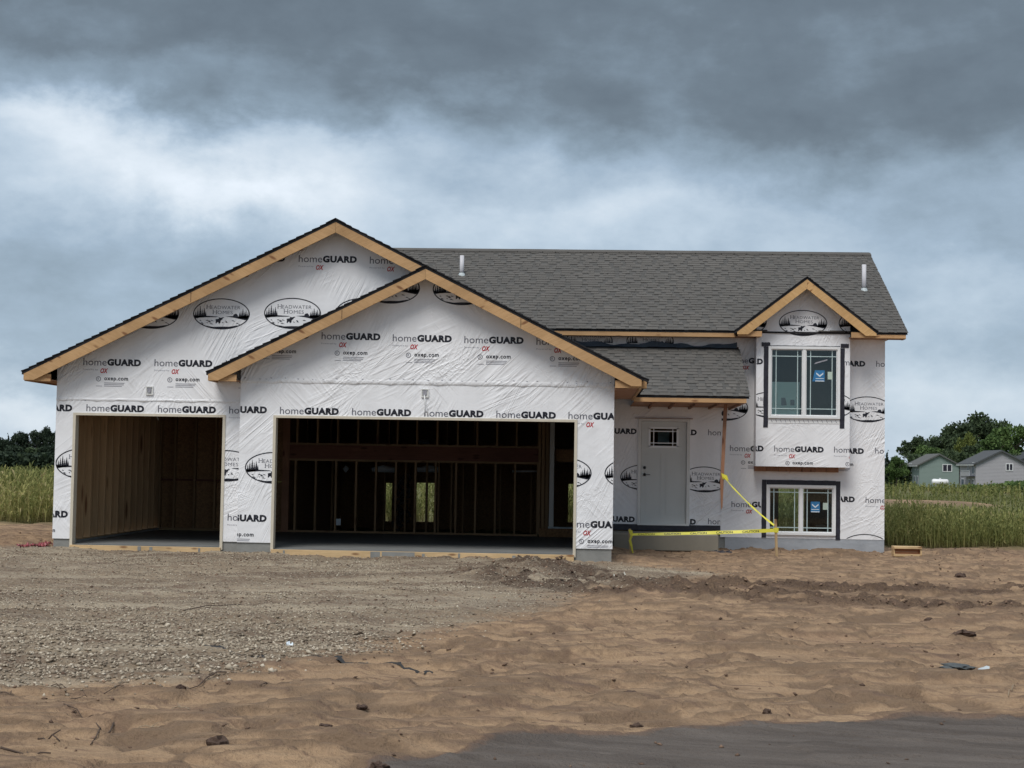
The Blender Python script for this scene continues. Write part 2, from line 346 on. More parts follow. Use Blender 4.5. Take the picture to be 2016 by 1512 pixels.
# jambs, headers and form boards round the garage openings
for (x0, x1, z0, z1), y, gb in ((LH, YL, -.13), (FH, YF, -.145)):
    MB().box(x0-.045, y-.018, z0-.05, x0, y+.15, z1).build('jamb', M['cream'], H)
    MB().box(x1, y-.018, z0-.05, x1+.045, y+.15, z1).build('jamb', M['cream'], H)
    MB().box(x0-.045, y-.018, z1, x1+.045, y+.15, z1+.04).build('header_board', M['cream'], H)
    f0, f1 = x0-.03, x1+.02
    cuts = [f0, f0+(f1-f0)*.36, f0+(f1-f0)*.37+.02, f1] if x1 > 2 else [f0, f1]
    MB().box(f0, y-.05, gb, f1, y-.012, -.012).build('form_board', M['form'], H, bevel=.004)
    for fx in ((.035, .36, .50, .62, .80, .93) if x1 > 2 else (.11, .45, .53, .86)):
        xx = x0+(x1-x0)*fx
        MB().box(xx, y-.056, gb-.01, xx+random.uniform(.03,.07), y-.05, -.012-random.uniform(0,.03)).build('form_cleat', M['form'] if fx in (.11,.36,.93) else M['concrete'], H, bevel=.004)
# grey smeared length of the front form board
MB().box(1.60, -.0545, -.14, 2.32, -.05, -.018).build('concrete_smear', M['concrete'], H)
# ---- garage interior
st = MB().box(-.019, 0, 0, .019, .14, 1).build('stud', M['pineZ'], H)   # unit stud for back walls
me_st = st.data; bpy.data.objects.remove(st)
M['pineS'] = wood('pine_side_stud_lit', (.70,.47,.26), (.54,.34,.18), along='Z', rnd=.4)  # same stud pine, colour raised so the side walls look better lit
me_side = mesh('side_stud', *((lambda b: (b.V, b.F))(MB().box(0, -.019, 0, .14, .019, 1))), M['pineS'])
def stud(x, y, z0, z1, me=me_st, s=1, name='stud'):
    o = link(name, me, H); o.location = (x, y, z0); o.scale = (s, 1, z1-z0); return o
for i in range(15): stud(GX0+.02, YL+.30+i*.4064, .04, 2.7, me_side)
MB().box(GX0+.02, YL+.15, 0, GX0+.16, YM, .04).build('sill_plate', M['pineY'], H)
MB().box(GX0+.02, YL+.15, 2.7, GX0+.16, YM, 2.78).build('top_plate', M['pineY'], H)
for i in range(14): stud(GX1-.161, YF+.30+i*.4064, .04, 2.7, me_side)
# back wall, left part: sheathed
MB().box(GX0+.02, YM+.14, 0, MX0, YM+.152, 1.0).build('sheathing_panel', M['osb'], H)
MB().box(GX0+.02, YM+.14, 1.005, MX0, YM+.152, 3.4).build('sheathing_panel', M['osb'], H)
MB().box(GX0+.17, YM+.02, .99, MX0-.5, YM+.139, 1.03).build('blocking', M['beam'], H)
for px in (313, 341, 381, 421, 461, 500): x, _ = bp(px, 1000, YM); stud(x, YM, .04, 3.4)
MB().box(GX0+.16, YM, 0, MX0, YM+.139, .04).build('sill_plate', M['pineX'], H)
# back wall, right part: open stud wall to the house
MB().box(MX0, YM-.01, 0, MX0+.14, YM+.14, 4.1).build('corner_post', M['oldwood'], H)
MB().box(MX0+.14, YM, 0, 4.12, YM+.14, .04).build('sill_plate', M['pineX'], H)
MB().box(MX0+.14, YM, 1.44, 4.12, YM+.14, 1.48).build('top_plate', M['pineX'], H)
MB().box(MX0+.14, YM-.02, 1.48, 4.12, YM+.12, 1.76).build('rim_beam', M['beam'], H)
MB().box(MX0+.14, YM, 1.76, 4.12, YM+.14, 1.80).build('sill_plate', M['pineX'], H)
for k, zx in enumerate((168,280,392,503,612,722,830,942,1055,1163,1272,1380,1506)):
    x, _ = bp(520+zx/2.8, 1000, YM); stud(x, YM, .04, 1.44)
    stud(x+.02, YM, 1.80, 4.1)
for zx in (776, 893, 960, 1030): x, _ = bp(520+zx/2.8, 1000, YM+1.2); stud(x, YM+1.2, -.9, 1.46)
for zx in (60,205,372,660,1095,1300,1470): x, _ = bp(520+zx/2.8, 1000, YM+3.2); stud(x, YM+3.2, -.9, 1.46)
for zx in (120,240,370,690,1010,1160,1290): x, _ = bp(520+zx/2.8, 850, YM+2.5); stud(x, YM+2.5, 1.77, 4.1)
for x in (4.14, 4.22, 4.30): stud(x, YM-.005, .04, 4.1, s=1.6, name='corner_post').active_material
MB().box(4.16, YM-.13, 0, GX1-.17, YM-.02, .17).build('curb', M['osb'], H)
MB().box(4.34, YM-.16, .17, GX1-.17, YM+.1, .20).build('curb_flashing', M['foil'], H)
MB().box(4.35, YM-.01, .2, 4.44, YM+.13, 4.1).build('door_post', M['trimw'], H)
# ---- main house shell
MB().box(MX0+.14, YM+.15, 1.50, MX1-.02, YR, 1.75).build('upper_floor', M['osb'], H)
MB().box(MX0, YM+.3, -1.0, MX1-.02, YR, -.9).build('basement_floor', M['slab'], H)
MB().box(5.6, YM+.16, -.05, 7.5, YM+1.4, .25).build('entry_landing', M['osb'], H)
rw = []
for q in ((758,1026,772,951), (817,1027,857,951), (1118,1028,1129,953), (1532,1046,1585,962)):
    a, c_ = bp(q[0], q[1], YR), bp(q[2], q[3], YR); rw.append((a[0], c_[0], a[1], c_[1]))
rh = [(h[0], h[1], h[2], h[3]) for h in rw]
wall('rear_wall', MX0, MX1, -.9, lambda x: 4.0, YR, .1, rh, mats=[M['osb'], M['osb']])
MB().box(MX0, YM+.14, -.9, MX0+.02, YR, 4.0).build('side_wall', M['osb'], H)
MB().box(MX1-.02, YM+.02, .06, MX1, YR, 4.05).build('side_wall', M['wrap'], H)
gb_ = MB().prism_x([(YM-.3,4.0),(13.9,4.0),(9.97,5.95)], MX1-.02, MX1).build('gable_wall', M['wrap'], H)
MB().prism_x([(YM-.3,4.0),(13.9,4.0),(9.97,5.95)], MX0, MX0+.02).build('gable_wall', M['osb'], H)
# items glimpsed inside
for a, b2, yy in ((520+845/2.8, 520+965/2.8, 925), (520+595/2.8, 520+720/2.8, 925), (520+440/2.8, 520+460/2.8, 926)):
    p, q = bp(a, yy, YM+2), bp(b2, yy, YM+2)
    MB().tube([(p[0], YM+2, p[1]), ((p[0]+q[0])/2, YM+2, p[1]+.03), (q[0], YM+2, q[1])], [.05, .08, .06], 8).build('wrapped_duct', M['foil'], H, True)
p, q = bp(1009, 928, YM+2), bp(1061, 928, YM+2)
MB().tube([(p[0], YM+2, p[1]), (q[0], YM+2, q[1])], .02, 8).build('white_pipe', M['vinyl'], H, True)
d = MB()
for k in range(12):
    x, z = bp(790+random.uniform(-8, 10), 945+k*8, YM+1.6)
    pts = [(x+.11*math.cos(a)*random.uniform(.6,1), YM+1.6+.05*math.sin(a*2), z+.12*math.sin(a)) for a in np.linspace(0, 5.4, 9)]
    d.tube(pts, .028, 6)
d.build('cable_coils', M['darkin'], H, True)
p = bp(666, 1028, YM); MB().box(p[0]-.04, YM-.03, p[1]-.06, p[0]+.05, YM-.001, p[1]+.07).build('outlet_box', M['whitep'], H)
p = bp(835, 868, YM+1); MB().box(p[0]-.14, YM+1, p[1]-.06, p[0]+.1, YM+1.2, p[1]+.02).build('bundle', M['bluegrey'], H)
p = bp(309, 822, 3.0); MB().tube([(p[0], 3, p[1]+.3), (p[0], 3, p[1]+.02), (p[0]+.03, 3, p[1]-.05)], .012, 6).build('hanging_wire', M['vinyl'], H)
# ---- roofs
def slab_x(name, P, x0, x1, mt): return MB().prism_x(P, x0, x1).build(name, mt, H)
def gable_roof(g, y0, y1, name='roof'):
    c, hw, zt = g['c'], g['hw'], g['zt']; pk = zt+.5*hw; s = g.get('s', .5); pk = zt+s*hw; t_ = .045
    P = [(c-hw, zt), (c-hw, zt-t_), (c, pk-t_), (c+hw, zt-t_), (c+hw, zt), (c, pk)]
    b = MB()
    b.prism_y([(c-hw, zt-t_), (c, pk-t_), (c, pk), (c-hw, zt)], y0, y1); b.prism_y([(c, pk-t_), (c+hw, zt-t_), (c+hw, zt), (c, pk)], y0, y1)
    r = b.build(name, M['roofedge'], H)
    # ragged shingle ends along the rake
    e = MB(); n = int(hw*math.hypot(1, s)/.143)
    for sd in (-1, 1):
        for i in range(n):
            f0, f1 = i/n, (i+1)/n
            x0_, x1_ = c+sd*hw*(1-f0)*1.002, c+sd*hw*(1-f1); z0_, z1_ = zt+s*hw*f0, zt+s*hw*f1; o = random.uniform(.012, .03)
            q = [(x0_, z0_+.001), (x1_, z1_+.001), (x1_, z1_+.004), (x0_, z0_+.019)]
            if sd > 0: q = q[::-1]
            e.prism_y(q, y0-o, y0+.5)
    for i in range(8):
        pass
    rc = MB(); rc.prism_y([(c-.16, pk-.16*s+.012), (c, pk+.012), (c+.16, pk-.16*s+.012), (c+.16, pk-.16*s+.02), (c, pk+.02), (c-.16, pk-.16*s+.02)][::1], y0-.03, y1)
    rc.build('ridge_cap', M['roofedge'], H)
    e.build('rake_shingles', M['roofedge'], H)
    return r
def rake(g, y, w=.155, th=.038, ov=.0):
    c, hw, zt = g['c'], g['hw'], g['zt']; s = g.get('s', .5); pk = zt+s*hw-.047; z0 = zt-.047; cut = .10
    if s > .6: cut = .05
    # plumb-cut fascia, lower end cut level
    L = [(c-hw+.02, z0), (c-hw+.02, z0-cut), (c-hw+.02+max(0,(w-cut))/s, z0-cut), (c, pk-w), (c, pk)]
    L = [(c-hw+.03, z0+.03*s), (c-hw+.03, z0+.03*s-cut), (c-hw+.03+(w-cut)/s+.03, z0-cut+.03*s), (c-.0015, pk-w), (c-.0015, pk)]
    Rr = [(2*c-x, z) for x, z in L][::-1]
    MB().prism_y(L, y-th, y).build('rake_board', M['pineL'], H)
    MB().prism_y(Rr, y-th, y).build('rake_board', M['pineR'], H)
M['joint'] = noisy('board_joint', (.05,.03,.02), (.08,.05,.03), 8)
def joints(g, y, ts, w):
    c, hw, zt = g['c'], g['hw'], g['zt']; s = g.get('s', .5); pk = zt+s*hw-.047
    for t_ in ts:
        x = c+t_*hw; z = pk-s*abs(t_)*hw; MB().prism_y([(x-.004, z-w+.01), (x+.004, z-w+.01), (x+.004, z-.004), (x-.004, z-.004)], y-.041, y-.0385).build('board_joint', M['joint'], H)
joints(G1, -.10, (-.46, .31), .17); joints(G2, -.32, (-.38, .44), .165)
gable_roof(G1, -.14, 9.9); gable_roof(G2, -.36, 6.0)
rake(G1, -.10, .17); rake(G2, -.32, .165)
# soffit boxes (returns) and eave fascias
def eave(x_out, x_in, y0, y1, z0, z1, name='eave_fascia'):
    s = 1 if x_out > x_in else -1
    MB().box(min(x_out, x_out-s*.038), y0, z0, max(x_out, x_out-s*.038), y1, z1).build(name, M['pineY'], H)
    MB().box(min(x_in, x_out-s*.04), y0+.04, z0+.02, max(x_in, x_out-s*.04), y1, z0+.032).build('soffit', M['ply'], H)
eave(G2['c']-G2['hw']+.03, FX0-.02, -.315, YL-.01, 2.70, 2.81); MB().box(G2['c']-G2['hw']+.07, -.315, 2.70, FX0-.005, -.28, 2.81).build('eave_return', M['pine'], H)
eave(G2['c']+G2['hw']-.03, GX1, -.315, 3.9, 2.66, 2.80); MB().box(GX1+.005, -.315, 2.68, G2['c']+G2['hw']-.07, -.28, 2.80).build('eave_return', M['pine'], H)
eave(G1['c']-G1['hw']+.03, GX0, -.095, YM, 2.67, 2.79); MB().box(G1['c']-G1['hw']+.07, -.095, 2.67, GX0-.005, -.06, 2.79).build('eave_return', M['pine'], H)
MB().box(G2['c']+G2['hw']-.25, -.27, 2.655, GX1+.005, -.02, 2.675).build('soffit_block', M['ply'], H)
# lookout blocks glimpsed under the rakes
for g, y0, y1, xs in ((G2, -.315, -.001, (.45, -.1, 1.4)), (G1, -.095, YL-.001, (-1.9, -3.2, -.6, .3))):
    for x in xs:
        z = gable_z(g, x, .06); s = 1 if x < g['c'] else -1
        MB().prism_y([(x, z-.105), (x+.038, z-.105+.019*s), (x+.038, z+.019*s), (x, z)], y0, y1).build('lookout', M['oldwood'], H)
# main roof
SL = .5; EY, EZ = 5.70, 4.15; RY = 9.95; RZ = EZ+SL*(RY-EY); RX0, RX1 = -1.4, 11.36
MB().prism_x([(EY,EZ-.02),(EY,EZ-.05),(RY,RZ-.05),(RY,RZ-.02)], RX0, RX1).build('roof_deck', M['roofedge'], H)
MB().prism_x([(RY,RZ-.02),(RY,RZ-.05),(2*RY-EY,EZ-.05),(2*RY-EY,EZ-.02)], RX0, RX1).build('roof_deck', M['roofedge'], H)
MB().prism_x([(RY,RZ+.0),(RY,RZ-.019),(2*RY-EY,EZ-.019),(2*RY-EY,EZ)], RX0, RX1).build('rear_shingles', M['shingle'], H)
# shingle strips, real laminated tabs
VAR = []
for v in range(10):
    b = MB(); w = .998
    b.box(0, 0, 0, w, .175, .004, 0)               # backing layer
    x = random.uniform(-.08, .02)
    while x < w:
        tw = random.uniform(.13, .36); a, c = max(0, x), min(w, x+tw)
        if c-a > .03:
            ta = .008
            b.add([(a,-.004,.0042),(c,-.004,.0042),(c-ta,.16,.0042),(a+ta,.16,.0042),(a,-.004,.013),(c,-.004,.013),(c-ta,.16,.008),(a+ta,.16,.008)],
                  [(4,5,6,7),(0,1,5,4),(1,2,6,5),(3,0,4,7)], 1)
        x += tw+random.uniform(.06, .17)
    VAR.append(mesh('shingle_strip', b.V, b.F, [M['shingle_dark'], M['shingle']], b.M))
def shingle_field(x0, x1, ey, ez, ry, slope, lim, expo=.1425, inside=None):
    ang = math.atan(slope); n = int(math.hypot(ry-ey, (ry-ey)*slope)/expo)+1; objs = []
    for r_ in range(n):
        off = (r_*.37) % 1.0
        k = 0; x = x0-off
        while x < x1-.02:
            a, c = max(x, x0), min(x+1, x1)
            yy = ey+r_*expo*math.cos(ang); zz = ez+r_*expo*math.sin(ang)
            if c-a > .04 and yy < ry-.02 and (inside is None or inside(a, c, yy)):
                objs.append((a, yy, zz, c-a))
            x += 1
    objs.sort(key=lambda o: (o[1], o[0]))
    rest = MB()
    for i, (a, yy, zz, w) in enumerate(objs):
        me = random.choice(VAR)
        mtx = Matrix.Translation((a, yy-.02, zz-.0165+.006+random.uniform(-.001,.0015))) @ Matrix.Rotation(ang-.028, 4, 'X') @ Matrix.Diagonal((w, 1, 1, 1))
        if i < lim:
            o = link('shingle', me, H); o.matrix_local = mtx
        else:
            rest.add([mtx @ v.co for v in me.vertices], [tuple(p.vertices) for p in me.polygons]); rest.M[-len(me.polygons):] = [p.material_index for p in me.polygons]
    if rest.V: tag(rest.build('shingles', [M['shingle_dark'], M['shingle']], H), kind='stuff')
DZ = dict(c=9.345, hw=1.38, zt=4.12, s=.775)    # dormer gable
def vis(a, c, yy):
    z = EZ+SL*(yy-EY)
    if a > DZ['c']-1.3 and c < DZ['c']+1.3:
        m_ = max(abs(a-DZ['c']), abs(c-DZ['c'])); return z > DZ['zt']+DZ['s']*(DZ['hw']-m_)-.1
    if c < gx_hide(z): return False
    return True
def gx_hide(z): return G1['c']+(G1['zt']+.5*G1['hw']-z)*2-1.6 if z < 5.4 else -9
shingle_field(RX0+.02, RX1+.015, EY, EZ, RY, SL, 225, inside=vis)
b = MB(); x = RX0
while x < RX1:
    w = min(.28, RX1-x)
    b.prism_x([(RY-.15, RZ-.055+.012), (RY, RZ+.022), (RY+.15, RZ-.055+.012), (RY+.15, RZ-.075), (RY, RZ+.002), (RY-.15, RZ-.075)], x, x+w+.02); x += .143*2
    b.V[-12:] = [(v[0], v[1], v[2]+random.uniform(0, .006)) for v in b.V[-12:]]
b.build('ridge_cap', M['shingle'], H)
# eave fascias of the main roof
x0_, x1_ = 4.0, DZ['c']-DZ['hw']-.0
MB().box(-1.0, EY+.005, 4.015, x1_+.03, EY+.043, 4.115).build('eave_fascia', M['pine'], H)
MB().box(DZ['c']+DZ['hw']-.03, EY+.005, 4.03, RX1-.03, EY+.043, 4.125).build('eave_fascia', M['pine'], H)
MB().box(-1.0, EY+.045, 4.03, BX0-.02, YM, 4.042).build('soffit', M['ply'], H)
MB().box(BX1+.02, EY+.045, 4.03, RX1-.03, YM, 4.042).build('soffit', M['ply'], H)
# right rake of main roof
b = MB(); b.prism_x([(EY+.05,4.02),(EY+.05,4.10+.02),(RY,RZ-.052),(2*RY-EY,EZ-.06),(2*RY-EY,EZ-.16),(RY,RZ-.19),(EY+.35,4.02)], RX1-.06, RX1-.022).build('rake_board', M['pineY'], H)
# dormer
def ds(g, y0, y1):
    c, hw, zt, s = g['c'], g['hw'], g['zt'], g['s']; pk = zt+s*hw; b = MB(); t_ = .05
    for sd in (-1, 1):
        q = [(c+sd*hw, zt), (c, pk), (c, pk-t_), (c+sd*hw, zt-t_)]
        b.prism_y(q if sd > 0 else q[::-1], y0, y1)
    b.build('dormer_roof', M['roofedge'], H)
ds(DZ, 5.36, 7.9)
e = MB(); n = 12
for sd in (-1, 1):
    for i in range(n):
        f0, f1 = i/n, (i+1)/n; c, hw, zt, s = DZ['c'], DZ['hw'], DZ['zt'], DZ['s']
        xa, xb = c+sd*hw*(1-f0)*1.004, c+sd*hw*(1-f1); za, zb = zt+s*hw*f0, zt+s*hw*f1
        q = [(xa, za+.002), (xb, zb+.002), (xb, zb+.006), (xa, za+.024)]
        e.prism_y(q if sd < 0 else q[::-1], 5.36-random.uniform(.01,.03), 7.6)
e.build('rake_shingles', M['roofedge'], H)
M['pineD'] = wood('pine_dormer', (.66,.42,.20), (.52,.31,.13), rot=(0, R(38), 0)); M['pineE'] = wood('pine_dormer_left', (.66,.42,.20), (.52,.31,.13), rot=(0, R(-38), 0))
rk = M['pineR'], M['pineL']; M['pineR'], M['pineL'] = M['pineD'], M['pineE']; rake(DZ, 5.40, .19); M['pineR'], M['pineL'] = rk
for sd in (-1, 1):
    xo = DZ['c']+sd*(DZ['hw']-.05); xi = (BX0+.07) if sd < 0 else (BX1-.03)
    MB().box(min(xo, xi), 5.405, 4.01, max(xo, xi), 5.44, 4.115).build('eave_return', M['pine'], H)
    MB().box(min(xo, xi), 5.44, 4.02, max(xo, xi), 5.715, 4.032).build('soffit', M['ply'], H)
# window bay box
bw_ = wall('wall', BX0, BX1, 1.475, lambda x: DZ['zt']+DZ['s']*(DZ['hw']-abs(x-DZ['c']))-.06, YB, .02, [(8.70, 10.00, 2.46, 3.80)], extra=(DZ['c'],))
MB().box(BX0, YB+.02, 1.475, BX0+.02, YM, 4.02).build('wall', M['wrap'], H)
MB().box(BX1-.02, YB+.02, 1.475, BX1, YM, 4.02).build('wall', M['wrap'], H)
MB().box(BX0+.02, YB+.005, 1.475, BX1-.02, YM, 1.49).build('bay_floor', M['osb'], H)
xx = BX0+.01
for i in range(7):
    w = (10.06-BX0)/7; MB().box(xx, YM-.20, 1.375+.002*(i%2), xx+w-.006, YM-.001, 1.4745).build('joist_block', M['oldwood'], H); xx += w
# main walls
DH = (6.13, 7.12, .28, 2.38)
wall('wall', 5.515, 7.765, .28, lambda x: 3.9, YM, .02, [DH])
wall('wall', 7.765, MX1, .055, lambda x: 4.03, YM-.012, .02, [(8.73, 9.97, .19, 1.04), (BX0+.03, BX1-.03, 1.6, 3.95)])
MB().box(4.4, YM-.001, 3.85, 5.515, YM+.02, 4.03).build('wall', M['wrap'], H); MB().box(5.515, YM-.001, 3.9, 7.765, YM+.02, 4.03).build('wall', M['wrap'], H)
MB().box(5.515, YM-.03, .16, 7.765, YM+.02, .28).build('sill_membrane', M['black'], H)
# wrap skirt over foundation, wavy lower edge
b = MB(); n = 60
for i in range(n):
    x = 7.86+(MX1-7.86)*i/n; x2 = 7.86+(MX1-7.86)*(i+1)/n
    f = lambda X: -.40+.02*math.sin(X*3)
    b.add([(x, YM-.004, f(x)), (x2, YM-.004, f(x2)), (x2, YM-.006, .06), (x, YM-.006, .06)], [(0,1,2,3)])
b.build('foundation_coating', noisy('foundation_coating', (.40,.42,.45), (.31,.33,.36), 2.5, .6, 6, (1,1,1.5), .012, 6), H)
# entry roof
ER0, ERY, ERZ = 5.6, 3.90, 2.77
TX = 8.09; ETY = 6.10; ETZ = ERZ+.5*(ETY-ERY)
MB().prism_x([(ERY,ERZ-.02),(ERY,ERZ-.05),(ETY,ETZ-.05),(ETY,ETZ-.02)], 4.4, TX).build('entry_roof_deck', M['roofedge'], H)
def vis2(a, c, yy): return c > G2['c']+(G2['zt']+.5*G2['hw']-(ERZ+.5*(yy-ERY)))*2-.6
shingle_field(4.42, TX+.015, ERY, ERZ, ETY-.15, .5, 75, inside=vis2)
# blue underlay folded up the wall above the entry roof
b = MB(); n = 50; ux0, ux1 = 4.55, 8.06; base_ = ETZ-.10
V = []
for i in range(n+1):
    x = ux0+(ux1-ux0)*i/n; h = .13+.03*math.sin(x*4.1)+.02*math.sin(x*11)+random.uniform(-.006,.006); d_ = .012*math.sin(x*7)+.01*math.sin(x*17)
    V += [(x, ETY-.22, base_-.075), (x, ETY-.045+d_, base_+.035), (x, ETY-.03-abs(d_), base_+h)]
b.add(V, [(3*i, 3*i+3, 3*i+4, 3*i+1) for i in range(n)]+[(3*i+1, 3*i+4, 3*i+5, 3*i+2) for i in range(n)]); b.build('step_flashing', M['bluegrey'], H)
MB().box(5.95, ERY+.003, 2.64, 8.04, ERY+.041, 2.735).build('eave_fascia', M['pine'], H)
MB().box(5.95, ERY+.05, 2.63, 8.02, YM-.001, 2.642).build('soffit', M['ply'], H)
for k in range(5):
    x = 6.3+k*.4; MB().box(x, ERY+.05, 2.59, x+.038, YM-.002, 2.629).build('soffit_joist', M['oldwood'], H)
# entry door
dr = empty('front_door', (0,0,0)); dr.parent = H; dr_x0, dr_x1, dz0, dz1 = 6.18, 7.08, .30, 2.33
bpy.data.objects.remove(dr)
b = MB(); b.box(6.115, YM-.035, .28, 6.175, YM+.1, 2.39); b.box(7.085, YM-.035, .28, 7.145, YM+.1, 2.39); b.box(6.175, YM-.035, 2.335, 7.085, YM+.1, 2.39); b.box(6.115, YM-.045, .265, 7.145, YM+.1, .30)
b.build('door_frame', M['trimw'], H)
MB().box(6.05, YM-.05, 2.392, 7.2, YM-.001, 2.402).build('drip_cap', M['oldwood'], H)
lx0, lx1, lz0, lz1 = 6.18+.16, 7.08-.18, 1.83, 2.21
b = MB(); Yd = YM+.01
b.box(6.18, Yd, .30, lx0, Yd+.04, 2.33); b.box(lx1, Yd, .30, 7.08, Yd+.04, 2.33); b.box(lx0, Yd, .30, lx1, Yd+.04, lz0); b.box(lx0, Yd, lz1, lx1, Yd+.04, 2.33)
door = b.build('front_door', M['doorp'], H)
b = MB()
for (px0, px1) in ((6.27, 6.58), (6.68, 6.99)):
    for (a, c, e_, f_) in ((px0, px1, .95, .965), (px0, px1, 1.62, 1.635)): pass
    z0, z1 = .48, 1.68
    for q in ((px0, z0, px1, z0+.012), (px0, z1-.012, px1, z1), (px0, z0, px0+.012, z1), (px1-.012, z0, px1, z1)):
        b.box(q[0], Yd-.006, q[1], q[2], Yd+.001, q[3])
b.build('door_panel_moulding', M['doorp'], door)
b = MB(); fw = .035
for q in ((lx0-.02, lz0-.02, lx1+.02, lz0+.02), (lx0-.02, lz1-.02, lx1+.02, lz1+.02), (lx0-.02, lz0, lx0+.02, lz1), (lx1-.02, lz0, lx1+.02, lz1)): b.box(q[0], Yd-.012, q[1], q[2], Yd+.001, q[3])
b.build('door_window_frame', M['vinyl'], door)
b = MB()
for fx in (.15, .83): x = lx0+(lx1-lx0)*fx; b.box(x-.009, Yd+.004, lz0, x+.009, Yd+.012, lz1)
for fz in (.20, .82): z = lz0+(lz1-lz0)*fz; b.box(lx0, Yd+.003, z-.009, lx1, Yd+.011, z+.009)
b.build('door_window_grille', M['vinyl'], door)
MB().box(lx0, Yd+.018, lz0, lx1, Yd+.022, lz1).build('door_window_pane', M['dglass'], door)
for z in (1.27, 1.41):
    MB().tube([(6.25, Yd-.001, z), (6.25, Yd-.015, z)], .03, 14).tube([(6.25, Yd-.015, z), (6.25, Yd-.035, z), (6.25, Yd-.05, z)], [.018, .027, .02], 14).build('door_knob' if z < 1.3 else 'deadbolt', M['knob'], door, True)
MB().box(6.25, Yd-.05, 1.262, 6.36, Yd-.038, 1.276).build('lever', M['knob'], door)
p = (6.6, 2.0); MB().box(6.56, YM+1.2, 1.9, 6.8, YM+1.22, 2.15).build('paper_notice', M['whitep'], H)
# ---- windows
def window(x0, x1, z0, z1, y, nm='window'):
    fr_ = MB(); o = .055
    fr_.box(x0, y-.035, z0, x0+o, y+.06, z1); fr_.box(x1-o, y-.035, z0, x1, y+.06, z1)
    fr_.box(x0+o, y-.035, z1-o, x1-o, y+.06, z1); fr_.box(x0+o, y-.04, z0, x1-o, y+.06, z0+o)
    f = fr_.build(nm, M['vinyl'], H, bevel=.004)
    xm = (x0+x1)/2
    sh = MB(); sh.box(xm-.028, y-.028, z0+o+.001, xm+.028, y+.05, z1-o-.001).build('mullion', M['vinyl'], f, bevel=.003)
    for a, c in ((x0+o, xm-.028), (xm+.028, x1-o)):
        MB().box(a+.001, y+.018, z0+o, c-.001, y+.022, z1-o).build('pane', M['glass'], f)
        s_ = MB(); q = .018
        s_.box(a+.001, y-.01, z0+o+.001, a+q, y+.03, z1-o-.001); s_.box(c-q, y-.01, z0+o+.001, c-.001, y+.03, z1-o-.001); s_.box(a+q, y-.01, z1-o-q, c-q, y+.03, z1-o-.001); s_.box(a+q, y-.01, z0+o+.001, c-q, y+.03, z0+o+q)
        s_.build('sash', M['vinyl'], f)
        w, h = c-a, z1-z0-2*o
        for fx in (.16, .84): MB().box(a+w*fx-.008, y+.008, z0+o, a+w*fx+.008, y+.014, z1-o).build('grille_bar', M['muntin'], f)
        for fz in (.105, .895): MB().box(a, y+.006, z0+o+h*fz-.008, c, y+.0079, z0+o+h*fz+.008).build('grille_bar', M['muntin'], f)
    return f
wu = window(8.645, 10.05, 2.425, 3.845, YB-.005)
wo_ = window(8.67, 10.04, .12, 1.115, YM-.017)
def label(win, y, cx, cz, w, h, trap=False):
    b = MB(); d_ = -.05 if trap else 0
    b.prism_y([(cx-w/2+d_, cz-h/2), (cx+w/2, cz-h/2), (cx+w/2, cz+h/2), (cx-w/2, cz+h/2)], y, y+.003); lb = b.build('blue_label', M['bluelab'], win)
    v = MB(); v.prism_y([(cx-w*.36, cz+h*.30), (cx-w*.36, cz+h*.16), (cx, cz-h*.10), (cx+w*.36, cz+h*.16), (cx+w*.36, cz+h*.30), (cx, cz+h*.05)], y-.002, y-.0005)
    v.box(cx-w*.42, y-.002, cz-h*.27, cx+w*.42, y-.0005, cz-h*.21); v.box(cx-w*.46, y-.002, cz-h*.5, cx+w*.46, y-.0005, cz-h*.42)
    v.build('label_print', M['whitep'], lb)
X = bp(1614, 740, YB); label(wu, YB+.008, X[0], X[1], .19, .22, True)
X = bp(1634, 740, YB); MB().box(X[0]-.045, YB+.002, X[1]-.07, X[0]+.05, YB+.004, X[1]+.08).build('pale_label', M['greenlab'], wu)
X = bp(1605, 998, YM); label(wo_, YM-.004, X[0], X[1], .18, .21)
X = bp(1624, 997, YM); MB().box(X[0]-.04, YM-.012, X[1]-.065, X[0]+.05, YM-.009, X[1]+.07).build('pale_label', M['greenlab'], wo_)
# streak left on the upper glass
b = MB(); p, q = bp(1603, 715, YB), bp(1629, 708, YB)
b.add([(p[0], YB+.010, p[1]-.02), (q[0], YB+.010, q[1]-.015), (q[0], YB+.010, q[1]+.01), (p[0]+.03, YB+.010, p[1]+.015)], [(0,1,2,3)]); b.build('tape_scrap', M['plight'], wu)
# pale board standing inside the upper window
b = MB(); p0, p1 = bp(1515, 753, YB+.3), bp(1572, 812, YB+.3)
pb = b.box(8.705, YB+.030, 2.485, p1[0]-.02, YB+.036, p0[1]).build('pale_board', M['panel'], H)
for q0, q1, q2 in ((1538, 1546, 783), (1556, 1564, 787)):
    a, c = bp(q0, q2, YB+.03), bp(q1, 798, YB+.03); MB().prism_y([(a[0], c[1]), (c[0]+(.03 if q0 < 1550 else 0), c[1]), (c[0], a[1]), (a[0], a[1])], YB+.024, YB+.0295).build('board_notch', M['plight'], pb)
MB().box(8.44, YB+.3, 1.8, 10.22, YB+2.6, 1.81).build('bay_subfloor', M['osb'], H)
MB().box(7.8, YM+3.4, 1.8, MX1-.05, YM+3.42, 4.0).build('interior_wall', noisy('grey_interior', (.20,.23,.23), (.16,.18,.185), 2, .8), H)
